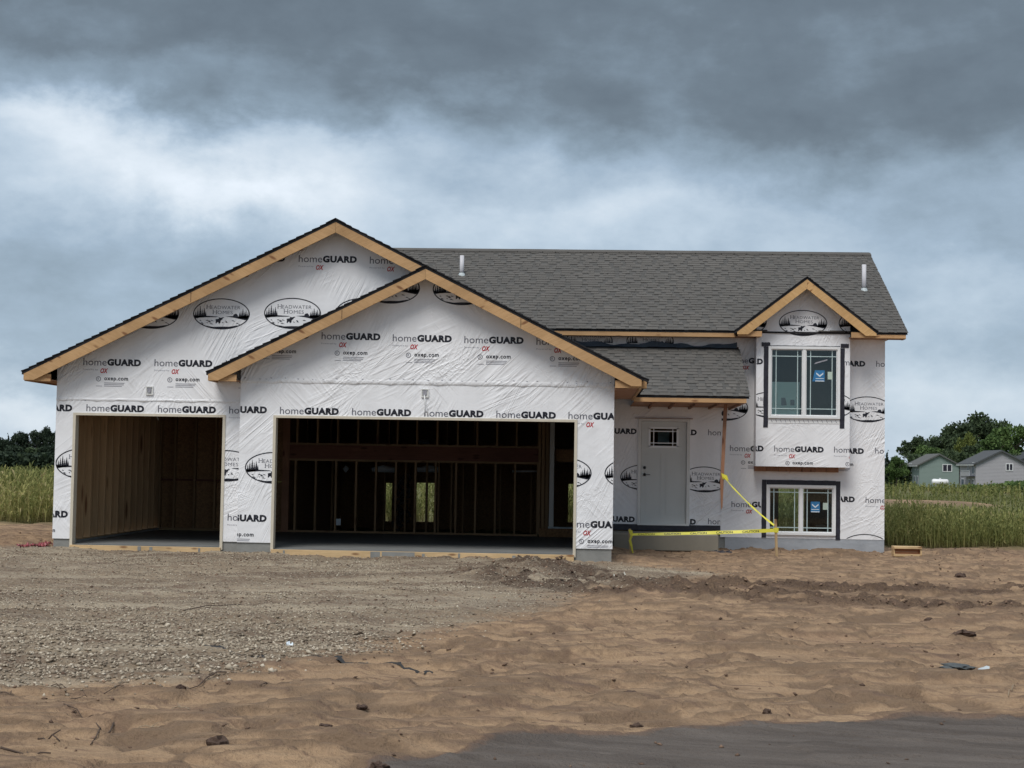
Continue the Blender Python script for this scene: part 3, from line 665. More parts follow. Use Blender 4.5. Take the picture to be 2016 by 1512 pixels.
# black flashing tape
def tape(x0, z0, x1, z1, y, nm='flashing_tape'):
    n = 14; V = []; b = MB(); vert = abs(z1-z0) > abs(x1-x0)
    for i in range(n+1):
        f = i/n; j = lambda: random.uniform(-.004, .004); yy = y-random.uniform(0, .004)
        if vert: z = z0+(z1-z0)*f; V += [(x0+j(), yy, z), (x1+j(), yy, z)]
        else: x = x0+(x1-x0)*f; V += [(x, yy, z0+j()), (x, yy, z1+j())]
    b.add(V, [(2*i, 2*i+1, 2*i+3, 2*i+2) for i in range(n)]); return b.build(nm, M['black'], H)
a = YB-.006
tape(8.555, 2.24, 8.645, 3.84, a); tape(8.51, 3.84, 8.68, 3.92, a-.001); tape(10.052, 2.24, 10.14, 3.82, a); tape(10.06, 3.83, 10.22, 3.91, a-.001); tape(8.645, 3.845, 10.05, 3.862, a)
a = YM-.018
tape(8.58, .06, 8.67, 1.21, a); tape(10.04, .04, 10.13, 1.20, a); tape(8.67, 1.115, 10.04, 1.21, a-.001)
# loose strip of wrap under the upper window with hatch marks
b = MB(); b.box(8.66, YB-.007, 2.33, 10.04, YB-.003, 2.41)
b.build('sill_flashing', M['vinyl'], H)
b = MB()
for i in range(15):
    x = 8.70+i*.09; b.add([(x, YB-.0085, 2.40), (x+.012, YB-.0085, 2.40), (x+.035, YB-.0085, 2.345), (x+.023, YB-.0085, 2.345)], [(0,1,2,3)])
b.build('sill_flashing_print', M['plight'], H)
# vent pipes
for (px, pb_, pt_, yy) in ((909, 541, 503, None), (1701, 571, 521, None)):
    for Y in np.arange(6.2, 9.9, .02):
        x, z = bp(px, pb_, Y)
        if z <= EZ+.5*(Y-EY): break
    x, z = bp(px, pb_, Y); _, zt_ = bp(px, pt_, Y)
    pp = MB().tube([(x, Y, z-.1), (x, Y, zt_)], .046, 16).build('vent_pipe', M['pvc'], H, True)
    n_ = MB().tube([(x, Y, z-.06), (x, Y, z-.0), (x, Y, z+.05)], [.11, .075, .05], 16)
    n_.build('pipe_boot', M['galv'], pp, False)
    MB().tube([(x, Y, z+.045), (x, Y, z+.06)], .054, 14).build('rubber_collar', M['black'], pp, True)
# electrical boxes with white cable ends
for px, py, y in ((295, 769, YL), (837, 774, YF)):
    x, z = bp(px, py, y)
    bx = MB(); bx.box(x-.06, y-.025, z-.07, x+.06, y-.001, z-.055); bx.box(x-.06, y-.025, z+.055, x+.06, y-.001, z+.07); bx.box(x-.06, y-.025, z-.055, x-.045, y-.001, z+.055); bx.box(x+.045, y-.025, z-.055, x+.06, y-.001, z+.055); bx.box(x-.045, y-.006, z-.055, x+.045, y-.001, z+.055)
    o = bx.build('outlet_box', M['trimw'], H)
    MB().box(x-.03, y-.03, z-.035, x+.025, y-.006, z+.04).build('wire_bundle', M['plight'], o)
    if px > 800:
        for dx in (0, .045):
            MB().tube([(x-.01, y-.03, z-.03), (x+dx*.3, y-.035, z-.15), (x+dx, y-.02, z-.30), (x+dx+.015, y-.012, z-.36)], .006, 6).build('cable', M['vinyl'], o, True)
# ------------------------------------------------------------------ printing on the wrap
def text_tris(s, w, h, off=0., x=0., z=0., shear=0., sp=1.0, stretch=True):
    c = bpy.data.curves.new('t', 'FONT'); c.body = s; c.size = 1; c.offset = off; c.shear = shear; c.space_character = sp; c.resolution_u = 3
    o = bpy.data.objects.new('t', c); COL.objects.link(o); dg = bpy.context.evaluated_depsgraph_get(); dg.update()
    me = bpy.data.meshes.new_from_object(o.evaluated_get(dg)); me.calc_loop_triangles()
    V = np.array([v.co[:2] for v in me.vertices]); T = [tuple(t_.vertices) for t_ in me.loop_triangles]
    bpy.data.objects.remove(o); bpy.data.curves.remove(c)
    mn, mxx = V.min(0), V.max(0); V = (V-mn)/(mxx-mn)*np.array([w, h])+np.array([x, z])
    return [[tuple(V[i]) for i in t_] for t_ in T]
def poly_tris(P):
    T = tessellate_polygon([[Vector((p[0], p[1], 0)) for p in P]]); return [[tuple(P[i][:2]) for i in t_] for t_ in T]
def clip_half(poly, a, b_, c):   # keep a*x+b*z+c >= 0
    out = []; n = len(poly)
    for i in range(n):
        p, q = poly[i], poly[(i+1)%n]; dp = a*p[0]+b_*p[1]+c; dq = a*q[0]+b_*q[1]+c
        if dp >= 0: out.append(p)
        if (dp >= 0) != (dq >= 0): f = dp/(dp-dq); out.append((p[0]+(q[0]-p[0])*f, p[1]+(q[1]-p[1])*f))
    return out
def clip_rects(polys, rect):   # remove rect
    x0, x1, z0, z1 = rect; out = []
    for p in polys:
        if max(q[0] for q in p) <= x0 or min(q[0] for q in p) >= x1 or max(q[1] for q in p) <= z0 or min(q[1] for q in p) >= z1: out.append(p); continue
        L = clip_half(p, -1, 0, x0); Rr = clip_half(p, 1, 0, -x1); mid = clip_half(clip_half(p, 1, 0, -x0), -1, 0, x1)
        for q in (L, Rr, clip_half(mid, 0, -1, z0) if len(mid) > 2 else [], clip_half(mid, 0, 1, -z1) if len(mid) > 2 else []):
            if len(q) > 2: out.append(q)
    return out
WM = [(1, t_) for t_ in text_tris('home', .392, .117, .002)]+[(0, t_) for t_ in text_tris('GUARD', .567, .115, .060, .402, 0, 0, 1.10)]
# the h rises to full height, the rest of home is x-height
OXp = [(3, t_) for t_ in text_tris('OX', .128, .082, .035, .292, -.125, .25, 1.0)]+[(2, t_) for t_ in text_tris('Powered by', .25, .030, 0, .0, -.085)]
EX = [(0, t_) for t_ in text_tris('oxep.com', .40, .068, .028, .362, -.262, 0, 1.15)]
for i, w in enumerate((.34, .33, .30)):
    EX += [(2, t_) for t_ in poly_tris([(.362, -.292-.026*i), (.362+w, -.292-.026*i), (.362+w, -.280-.026*i), (.362, -.280-.026*i)])]
def annulus(cx, cz, a0, b0, a1, b1, n, m_):
    r_ = []
    for i in range(n):
        t0, t1 = 2*math.pi*i/n, 2*math.pi*(i+1)/n
        p = [(cx+a0*math.cos(t0), cz+b0*math.sin(t0)), (cx+a0*math.cos(t1), cz+b0*math.sin(t1)), (cx+a1*math.cos(t1), cz+b1*math.sin(t1)), (cx+a1*math.cos(t0), cz+b1*math.sin(t0))]
        r_.append((m_, p))
    return r_
EX += annulus(.265, -.222, .042, .042, .032, .032, 16, 1)+[(1, t_) for t_ in text_tris('R', .03, .04, .0, .25, -.242)]
EX += [(2, t_) for t_ in poly_tris([(.225, -.345), (.33, -.345), (.33, -.335), (.225, -.335)])]
# oval emblem
A_, B_ = .475, .258
OV = annulus(0, 0, A_, B_, A_*.962, B_*.935, 56, 0)
ell = [(A_*.97*math.cos(2*math.pi*i/40), B_*.95*math.sin(2*math.pi*i/40)) for i in range(40)]
def clip_ell(poly):
    for i in range(40):
        p, q = ell[i], ell[(i+1)%40]; a = -(q[1]-p[1]); b_ = q[0]-p[0]; c = -(a*p[0]+b_*p[1]); poly = clip_half(poly, a, b_, c)
        if len(poly) < 3: return []
    return poly
def en(P): return [((x-508)/395*A_, -(y-387)/212*B_) for x, y in P]
def fir(x, top, bot, w):
    L = []; n = 5
    for i in range(n):
        f = (i+1)/n; yy = top+(bot-top)*f; L.append((x-w*f*.9, yy)); L.append((x-w*f*.45, yy-(bot-top)*.03))
    L = [(x, top)]+L[:-1]; Rr = [(2*x-a, b_) for a, b_ in L[1:]][::-1]; return L+Rr
art = [fir(152,345,440,22), fir(180,310,440,24), fir(212,275,440,28), fir(240,320,440,24), fir(268,300,425,28), fir(290,350,420,16),
       fir(760,360,445,22), fir(780,340,445,22), fir(806,308,445,28), fir(832,345,445,22), fir(850,322,450,26), fir(876,345,450,22),
       [(120,400),(150,415),(300,415),(470,424),(440,432),(300,436),(210,442),(160,452),(125,452)],
       [(560,420),(670,414),(680,392),(712,380),(735,400),(740,418),(900,400),(895,455),(840,468),(760,452),(680,436)],
       [(428,462),(470,455),(478,440),(455,432),(490,436),(500,442),(530,432),(552,436),(530,446),(522,462),(500,478),(495,510),(476,522),(468,500),(455,500),(440,520),(430,515),(432,490)],
       [(285,548),(400,566),(500,560),(620,560),(745,540),(670,578),(508,596),(350,580)]]
for P in art:
    for t_ in poly_tris(en(P)):
        q = clip_ell(list(t_) if (t_[1][0]-t_[0][0])*(t_[2][1]-t_[0][1])-(t_[2][0]-t_[0][0])*(t_[1][1]-t_[0][1]) > 0 else list(t_)[::-1])
        if len(q) > 2: OV.append((0, q))
for k in range(17):
    x = random.uniform(175, 840); y = random.uniform(478, 530)
    if abs(x-470) < 45: continue
    w = random.uniform(18, 48); P = en([(x, y), (x+w*.5, y-7), (x+w, y+3), (x+w*1.3, y+9), (x+w*.5, y+5)])
    for t_ in poly_tris(P):
        q = clip_ell(list(t_)[::-1] if (t_[1][0]-t_[0][0])*(t_[2][1]-t_[0][1])-(t_[2][0]-t_[0][0])*(t_[1][1]-t_[0][1]) < 0 else list(t_))
        if len(q) > 2: OV.append((0, q))
def serif(s, x0, x1, z0, z1, big):
    """small caps with a larger first letter"""
    w = x1-x0; n = len(s); fw = w*(1.25/(n+.25)); out = text_tris(s[0], fw*.86, (z1-z0)*big, -.006, x0, z0)
    out += text_tris(s[1:], w-fw, z1-z0, -.004, x0+fw, z0, 0, 1.06)
    # serifs: short bars at the feet and heads of the large initial
    for zz in (z0, z0+(z1-z0)*big-.006):
        for xx in (x0-.006, x0+fw*.62): out += poly_tris([(xx, zz), (xx+fw*.3, zz), (xx+fw*.3, zz+.006), (xx, zz+.006)])
    return out
OV += [(1, t_) for t_ in serif('HEADWATER', *en([(300, 0)])[0][:1], *en([(768, 0)])[0][:1], en([(0, 322)])[0][1], en([(0, 276)])[0][1], 1.22)]
OV += [(1, t_) for t_ in serif('HOMES', *en([(388, 0)])[0][:1], *en([(664, 0)])[0][:1], en([(0, 390)])[0][1], en([(0, 344)])[0][1], 1.22)]
PM = [M['pblack'], M['pgrey'], M['plight'], M['pred']]
def prints(items, y, region, holes, wl_):
    V = []; Fc = []; fm = []
    for kind, px, py in items:
        x0, z0 = bp(px, py, y); sh = {'w': WM, 'wo': WM+OXp, 'woe': WM+OXp+EX, 'o': OV, 'e': EX, 'oe': OXp+EX}[kind]
        rot = R(random.uniform(-.5, -.1)); cr, sr = math.cos(rot), math.sin(rot)
        for m_, poly in sh:
            P = [(x0+a*cr-b_*sr, z0+a*sr+b_*cr) for a, b_ in poly]
            ar = sum(P[i][0]*P[(i+1)%len(P)][1]-P[(i+1)%len(P)][0]*P[i][1] for i in range(len(P)))
            if ar < 0: P = P[::-1]
            for (a, b_, c) in region:
                P = clip_half(P, a, b_, c)
                if len(P) < 3: break
            if len(P) < 3: continue
            Q = [P]
            for h in holes: Q = clip_rects(Q, h)
            for q in Q:
                dd = .0028 if m_ in (0, 3) else .0022
                o = len(V); V += [(a, y-dd, b_) for a, b_ in q]; Fc.append(tuple(range(o, o+len(q)))); fm.append(m_)
    link('wrap_print', mesh('wrap_print', V, Fc, PM, fm), wl_)
def under(g):   # below both slopes
    s = g.get('s', .5); pk = g['zt']+s*g['hw']-.07
    return [(s, -1, pk-s*g['c']), (-s, -1, pk+s*g['c'])]
left_items = [('wo',588,516),('wo',728,519),('wo',447,514),('woe',164,719),('woe',304,721),('woe',444,723),('woe',23,717),('w',170,809.5),('w',311,812),('wo',451,814),('w',29,808),
    ('woe',20,1017),('woe',448,1025),('o',436,618),('o',576,617),('o',716,617),('o',297,617),('o',165,913),('o',447,917)]
prints([i for i in left_items], YL, [(1,0,-GX0-.005),(-1,0,FX0)]+under(G1)+[(0,1,-.1)], [(LH[0]-.05, LH[1]+.05, -1, LH[3]+.05)], wl)
prints([i for i in left_items if i[1] > 420 and i[2] < 730], YL, [(1,0,-FX0-.0005),(0,1,-2.45)]+under(G1), [], wl)
prints([('w',410,812),('w',551,815),('w',693,817.5),('w',835,820),('w',977,822.5),('wo',1119,825),('woe',633,668),('woe',773,672),('woe',914,675.5),('woe',1056,679),('woe',493,665),
    ('woe',409,1025),('woe',1113,1038),('o',770,567),('o',909,570),('o',539,921),('o',1107,931),('o',1248,933)], YF, [(1,0,-FX0-.004),(-1,0,FX1-.004),(0,1,-.11)]+under(G2), [(FH[0]-.05, FH[1]+.05, -1, FH[3]+.05)], wf)
prints([('w',1158,853),('w',1276,855.5),('w',1394,857),('w',1154,1026),('w',1274,1031),('w',1394,1032),('o',1268,940),('o',1387,944)], YM, [(1,0,-5.52),(-1,0,7.76),(0,1,-.29)], [(6.10,7.155,-1,2.41)], H)
ym = YM-.012
prints([('o',1426,803),('o',1290,668),('o',1170,668),('wo',1434,715),('woe',1437,888),('wo',1440,998),('w',1607,720),('w',1725,722),('woe',1604,892),('w',1723,893),('w',1586,987),('wo',1704,990),('o',1708,806),('o',1703,1077),('o',1590,806)], ym,
    [(1,0,-7.77),(-1,0,MX1-.003),(0,1,-.07)], [(8.57,10.14,-1,1.21),(BX0+.0, BX1+.0, 1.45, 5)], H)
prints([('w',1405,716),('w',1642,719),('woe',1406,887),('woe',1524,889),('woe',1642,891),('o',1581,636),('o',1462,634),('o',1699,637),('o',1517,797),('o',1633,798)], YB,
    [(1,0,-BX0-.003),(-1,0,BX1-.003),(0,1,-1.5)]+under(DZ), [(8.66,10.04,2.33,3.9)], bw_)
prints([('o',1160,672),('o',1280,672)], YM-.001, [(1,0,-4.4),(-1,0,7.7),(0,1,-3.9)], [], H)
# staple lines where the wrap rolls overlap
b = MB()
for y, x0, x1, z in ((YF, FX0+.05, FX1-.05, 2.78), (YL, GX0+.1, FX0-.05, 2.40), (YF, FX0+.05, FX1-.05, 2.755)):
    x = x0
    while x < x1:
        s = random.uniform(.03,.05); zz = z+random.uniform(-.02,.02); b.add([(x, y-.004, zz), (x+s, y-.004, zz-.004), (x+s*.6, y-.004, zz-.018)], [(0,1,2)]); x += random.uniform(.14,.26)
b.build('staple_marks', M['plight'], H)
# overlapping wrap edges (real laps of the sheet)
for y, x0, x1, z0, z1 in ((YF, FX0, FX1, 2.70, 2.775), (YL, GX0, FX0, 2.375, 2.42)):
    V = []; n = 70; b = MB()
    for i in range(n+1):
        x = x0+(x1-x0)*i/n; w = .006*math.sin(x*9)+.004*math.sin(x*23)
        V += [(x, y-.0005, z1), (x, y-.010-abs(w), z0+.01+w), (x, y-.001, z0+w-.004)]
    b.add(V, [(3*i, 3*i+3, 3*i+4, 3*i+1) for i in range(n)]+[(3*i+1, 3*i+4, 3*i+5, 3*i+2) for i in range(n)]); b.build('wrap_lap', M['wrap'], H, True)
# ================================================================== GROUND
def vnoise(x, y, seed):
    r = np.random.default_rng(seed); T = r.random((256, 256)).astype(np.float32)
    xi = np.floor(x).astype(int); yi = np.floor(y).astype(int); fx = x-xi; fy = y-yi
    fx = fx*fx*(3-2*fx); fy = fy*fy*(3-2*fy)
    a = T[xi & 255, yi & 255]; b = T[(xi+1) & 255, yi & 255]; c = T[xi & 255, (yi+1) & 255]; d = T[(xi+1) & 255, (yi+1) & 255]
    return (a*(1-fx)+b*fx)*(1-fy)+(c*(1-fx)+d*fx)*fy
def fbm(x, y, sc, o=4, seed=0, g=.5):
    s = 0; a = 1; t_ = 0
    for k in range(o): s = s+a*vnoise(x*sc+17*k+100, y*sc+31*k+100, seed+k); t_ += a; a *= g; sc *= 2.03
    return s/t_-.5
def sstep(a, b, x): t_ = np.clip((x-a)/(b-a), 0, 1); return t_*t_*(3-2*t_)
def seg_dist(x, y, P):
    d = np.full(np.shape(x), 1e9)
    for (ax, ay), (bx, by) in zip(P[:-1], P[1:]):
        t_ = np.clip(((x-ax)*(bx-ax)+(y-ay)*(by-ay))/((bx-ax)**2+(by-ay)**2), 0, 1)
        d = np.minimum(d, np.hypot(x-ax-t_*(bx-ax), y-ay-t_*(by-ay)))
    return d
def inside_poly(x, y, P):
    ins = np.zeros(np.shape(x), bool); n = len(P); j = n-1
    for i in range(n):
        xi, yi = P[i]; xj, yj = P[j]
        ins ^= ((yi > y) != (yj > y)) & (x < (xj-xi)*(y-yi)/((yj-yi) if yj != yi else 1e-9)+xi); j = i
    return ins
GRAVEL = [gz(a, b) for a, b in [(-400,1385),(0,1362),(240,1352),(370,1338),(560,1312),(700,1288),(820,1252),(945,1232),(1090,1200),(1160,1166),(1300,1150),(1400,1142)]]+[(7.1,-1.2),(5.9,-.2),(5.4,.35),(-4.2,.6),(-6.5,-.3),(-14,-1.5),(-30,-4),(-30,-14)]
RUTS = [[gz(*p) for p in [(1060,1120),(1180,1148),(1330,1158),(1500,1160),(1700,1168),(1830,1172),(2060,1166),(2300,1160)]],
        [gz(*p) for p in [(960,1140),(1080,1160),(1230,1172),(1400,1176),(1560,1188),(1700,1186),(1850,1196),(2060,1204),(2300,1210)]]]
WASH = [gz(*p) for p in [(560,1560),(700,1512),(800,1486),(900,1478),(960,1462),(1100,1446),(1250,1446),(1350,1436),(1500,1424),(1650,1420),(1800,1412),(2016,1408),(2300,1396)]]+[(40,-12),(40,-40),(-20,-40),(-2,-19.2)]
def zbase(x, y):
    z = -.20+.09*sstep(-7,-.5,y)*sstep(7.2,4.5,x)*sstep(9,5,np.abs(y+2)+0*x)-.05*sstep(2,6,y)*sstep(5,7,x)
    z = z+.05*sstep(-3,-9,x)*sstep(-3,0,y)
    z = z+.34*sstep(48,54,y)*sstep(66,60,y)*sstep(12,17,x)*sstep(28,24,x)
    z = z-.1*sstep(12,40,y)-.5*sstep(40,120,y)-1.0*sstep(120,260,y)
    return z
def zground(x, y):
    x = np.asarray(x, float); y = np.asarray(y, float)
    z = zbase(x, y); near = sstep(45, 15, y)*sstep(60, 25, np.abs(x-4))
    gx_, gy_ = x+.25*fbm(x,y,1.3,3,5), y+.25*fbm(x,y,1.3,3,9); dg = sum(inside_poly(gx_+a, gy_+b, GRAVEL)*.2 for a, b in ((0,0),(.3,.3),(-.3,-.3),(.2,-.5),(-.2,.5)))
    sand = 1-.55*dg
    # wind and water worked sand: long low lobes leaning one way
    u = x*.94+y*.34; v = -x*.34+y*.94
    l1 = fbm(u*.55, v*1.5, 1.0, 3, 21); l2 = fbm(u*1.5, v*3.4, 1.0, 3, 33); l3 = fbm(u*.9, v*5.2, 1, 3, 40)
    rid = np.maximum(0, l2-.02)
    z = z+near*sand*(.050*l1+.060*rid+.026*l2+.016*l3+.008*fbm(x,y,9,3,50))
    # scallops: steeper little banks
    s = fbm(u*.8+3, v*2.2, 1, 4, 61); z = z+near*sand*.030*(sstep(.095,.12,s)+sstep(-.02,.0,s)*.5)
    s2 = fbm(u*1.7+9, v*4.6, 1, 4, 62, .55); z = z+near*sand*(.024*sstep(.08,.105,s2)+.02*sstep(-.03,-.01,s2))
    foot = fbm(x, y, 3.1, 2, 71); z = z-near*sand*.035*sstep(.14,.24,foot)
    z = z+near*dg*(.075*fbm(x*.7,y*1.3,1.1,4,79,.6)+.040*fbm(x,y,3.4,4,80,.6)+.020*fbm(x,y,14,2,84))
    for k, P in enumerate(RUTS):
        d = seg_dist(x, y, P); w = sstep(.75, .15, d+.4*fbm(x,y,1.3,3,90+k))
        ch = fbm(x*1.0, y*1.5, 4.2, 4, 95+k, .62)
        z = z+w*(.26*np.maximum(ch, -.12)+.015+.15*np.abs(fbm(x,y,7,3,99)))-.05*sstep(.22,.05,d)
    d = seg_dist(x, y, [(-1.5,-3.5),(.5,-3.2),(2.8,-3.0)]); z = z+.05*sstep(.6,.1,d)*np.maximum(fbm(x,y,4,4,111),0)
    # banked earth against the foundation at the right
    z = z+sstep(1.1,.1,np.abs(y-5.9))*sstep(7.8,8.4,x)*sstep(11.2,10.7,x)*(.05+.10*fbm(x*1.2,y,1.2,3,120)-.05*sstep(9.6,11,x))
    # dug earth bank left of the house and beside it at the right
    z = z+sstep(-4.1,-5,x)*(.16*fbm(x,y,.9,4,130)+.05)*sstep(.5,2,y)*sstep(12,9,y)
    z = z+sstep(11.4,12.2,x)*(.22*np.maximum(0,fbm(x*.6,y,1.6,4,140)))*sstep(5,6,y)*sstep(12,9,y)
    # under the house the earth lies below the slab
    ins = (x > -3.6) & (x < 5.4) & (y > .3) & (y < 6.2); z = np.where(ins, -.45, z)
    ins = (x > -1.0) & (x < 10.9) & (y > 6.25) & (y < 13.7); z = np.where(ins, -1.3, z)
    wx, wy = x+.28*fbm(x,y,1.6,4,150), y+.34*fbm(x,y,1.4,4,155); ws = 0
    for dx, dy in ((0,0),(.25,0),(-.25,0),(0,.25),(0,-.25),(.45,.35),(-.45,-.35),(.2,.5),(-.2,-.5)): ws = ws+inside_poly(wx+dx, wy+dy, WASH)/9.
    fl = -.225+.010*fbm(x,y,1.3,3,160)+.034*np.maximum(0,fbm(x*.6,y*2.2,2.4,4,163))+.014*sstep(.05,.08,fbm(x*.9,y*2.6,1.7,4,166))
    z = z*(1-ws)+fl*ws
    return z
ys = [-18.6]
while ys[-1] < 14: ys.append(ys[-1]+.022+.0026*max(0, ys[-1]+17.5))
while ys[-1] < 2500: ys.append(ys[-1]+max(.15, (ys[-1]-12)*.09))
yb = [-18.6];
while yb[-1] > -400: yb.append(yb[-1]-max(.2, (-18.4-yb[-1])*.25))
ys = np.array(yb[::-1][:-1]+ys)
xs = list(np.arange(-5.2, 13.6, .034)); a = xs[-1]; e_ = []
while a < 2500: a += max(.06, (a-12.9)*.10); e_.append(a)
a = xs[0]; f_ = []
while a > -2500: a -= max(.06, (-4.5-a)*.10); f_.append(a)
xs = np.array(f_[::-1]+xs+e_)
XX, YY = np.meshgrid(xs, ys); ZZ = zground(XX, YY)
nx, ny = len(xs), len(ys)
I = np.arange(nx*ny).reshape(ny, nx)
Fq = np.stack([I[:-1,:-1], I[:-1,1:], I[1:,1:], I[1:,:-1]], -1).reshape(-1, 4)
me = mesh('ground', np.stack([XX, YY, ZZ], -1).reshape(-1, 3), Fq, [], None, True)
def attr(me, nm, vals):
    a = me.attributes.new(nm, 'FLOAT', 'POINT'); a.data.foreach_set('value', np.asarray(vals, np.float32).ravel())
wob = .3*fbm(XX,YY,1.3,3,5); wob2 = .3*fbm(XX,YY,1.3,3,9)
gm = np.zeros_like(XX)
for dx, dy in ((0,0),(.3,0),(-.3,0),(0,.5),(0,-.5),(.6,.3),(-.6,-.3),(.2,-.85),(-.2,.85)): gm += inside_poly(XX+wob+dx, YY+wob2+dy, GRAVEL)/9.
wm = np.zeros_like(XX)
for dx, dy in ((0,0),(.05,0),(-.05,0),(0,.06),(0,-.06),(.1,.1),(-.1,-.1)): wm += inside_poly(XX+.28*fbm(XX,YY,1.6,4,150)+dx, YY+.34*fbm(XX,YY,1.4,4,155)+dy, WASH)/7.
rm = np.zeros_like(XX)
for k, P in enumerate(RUTS): rm = np.maximum(rm, 1.3*sstep(.80,.2,seg_dist(XX,YY,P)+.5*fbm(XX,YY,1.3,3,90+k))*sstep(-.22,.02,fbm(XX*.8,YY*2.6,1.7,4,190+k,.6)))
_u = XX*.94+YY*.34; _v = -XX*.34+YY*.94
_s = fbm(_u*.8+3, _v*2.2, 1, 4, 61); _f = fbm(XX, YY, 3.1, 2, 71); _l = fbm(_u*1.5, _v*3.4, 1.0, 3, 33)
_s2 = fbm(_u*1.7+9, _v*4.6, 1, 4, 62, .55)
dampm = np.clip(.85*sstep(.085,.11,_s2)*sstep(.26,.13,_s2)+.95*sstep(.10,.125,_s)*sstep(.22,.12,_s)+.35*sstep(-.03,-.01,_s)*sstep(.03,.0,_s)+.9*sstep(.14,.2,_f)+.35*sstep(-.12,-.2,_l), 0, 1)
far = sstep(8.0, 9.5, YY)
attr(me, 'gravel', gm); attr(me, 'wash', wm); attr(me, 'rut', rm); attr(me, 'damp', dampm); attr(me, 'field', far*(1-sstep(.55,.4,np.abs((YY-56.5)/12))*sstep(16,17,XX)*sstep(25.5,24.5,XX)))
m, t, b = mat('sandy_ground', (.3,.2,.13), .95, .15); co = objco(t)
def at(nm): n = t.nodes.new('ShaderNodeAttribute'); n.attribute_name = nm; return n.outputs['Fac']
n1 = noise(t, mapping(t, co, rot=(0,0,R(20)), scale=(.5,1.6,1)), 1.6, 7, .6, .4); n2 = noise(t, co, 38, 4, .7); n3 = noise(t, mapping(t, co, rot=(0,0,R(20)), scale=(.35,2.4,1)), 4, 6, .62, .5)
c = mixc(t, ramp(t, n1, [(.36,(0,0,0)),(.66,(1,1,1))]), (.44,.297,.182), (.345,.232,.145))
c = mixc(t, ramp(t, n3, [(.50,(0,0,0)),(.68,(.75,)*3)]), c, (.25,.162,.105))
c = mixc(t, mathn(t, 'MULTIPLY', at('damp'), .85), c, (.20,.136,.090))
red = noise(t, mapping(t, co, loc=(5,2,0)), .9, 4, .6); c = mixc(t, ramp(t, red, [(.55,(0,0,0)),(.75,(.28,)*3)]), c, (.32,.19,.13))
gr = mixc(t, ramp(t, noise(t, mapping(t, co, scale=(.5,1.4,1)), 2.2, 7, .65, .3), [(.34,(0,0,0)),(.66,(1,1,1))]), (.38,.305,.215), (.225,.17,.12))
vo = t.nodes.new('ShaderNodeTexVoronoi'); vo.inputs['Scale'].default_value = 26; t.links.new(co, vo.inputs['Vector'])
gr = mixc(t, ramp(t, noise(t, mapping(t, co, loc=(3,3,0), scale=(.45,1,1)), .8, 5, .65), [(.44,(0,0,0)),(.60,(.8,)*3)]), gr, (.165,.12,.088))
gr = mixc(t, ramp(t, noise(t, mapping(t, co, loc=(9,1,0), rot=(0,0,R(-14)), scale=(.22,1.5,1)), 1.1, 6, .62, .3), [(.47,(0,0,0)),(.60,(.8,)*3)]), gr, (.46,.385,.285))
gr = mixc(t, ramp(t, vo.outputs['Distance'], [(.1,(.7,)*3),(.5,(0,0,0))]), gr, (.40,.355,.285))
c = mixc(t, ramp(t, mathn(t, 'ADD', at('gravel'), mathn(t, 'MULTIPLY_ADD', n1, 1.3, -.68)), [(.25,(0,0,0)),(.85,(.93,)*3)]), c, gr)
c = mixc(t, mathn(t, 'MULTIPLY', mathn(t, 'MINIMUM', at('rut'), 1.0), ramp(t, n2, [(.3,(1,1,1)),(.75,(.45,)*3)])), c, (.070,.045,.034))
wv_ = mixc(t, ramp(t, noise(t, mapping(t, co, rot=(0,0,R(12)), scale=(.35,1.8,1)), 3, 6, .6, .4), [(.3,(0,0,0)),(.7,(1,1,1))]), (.175,.150,.132), (.095,.080,.071))
wmix = mathn(t, 'ADD', at('wash'), mathn(t, 'MULTIPLY_ADD', n3, .9, -.45))
c = mixc(t, ramp(t, wmix, [(.02,(0,0,0)),(.22,(.85,)*3)]), c, (.175,.115,.085))
c = mixc(t, ramp(t, mathn(t, 'ADD', at('wash'), mathn(t, 'MULTIPLY_ADD', n3, 1.2, -.6)), [(.2,(0,0,0)),(.8,(1,1,1))]), c, wv_)
fc = mixc(t, noise(t, co, .35, 6, .65), (.105,.115,.04), (.15,.145,.06)); c = mixc(t, at('field'), c, fc)
c = mixc(t, ramp(t, n2, [(.25,(.35,)*3),(.6,(0,0,0))]), c, (.10,.07,.05))
t.links.new(c, b.inputs['Base Color'])
hb = mathn(t, 'MULTIPLY_ADD', mathn(t, 'MULTIPLY', vo.outputs['Distance'], -1), mathn(t, 'MULTIPLY', at('gravel'), .9), mathn(t, 'MULTIPLY_ADD', n3, 1.1, n2))
bump(t, b, hb, .028)
me.materials.append(m)
tag(link('ground', me), kind='structure')
# the asphalt road under the washed silt
MB().box(-60, -60, -.33, 60, -14.2, -.30).build('road', noisy('asphalt', (.05,.05,.052), (.035,.035,.037), 60, .9), None)
tag(bpy.data.objects['road'], kind='structure')
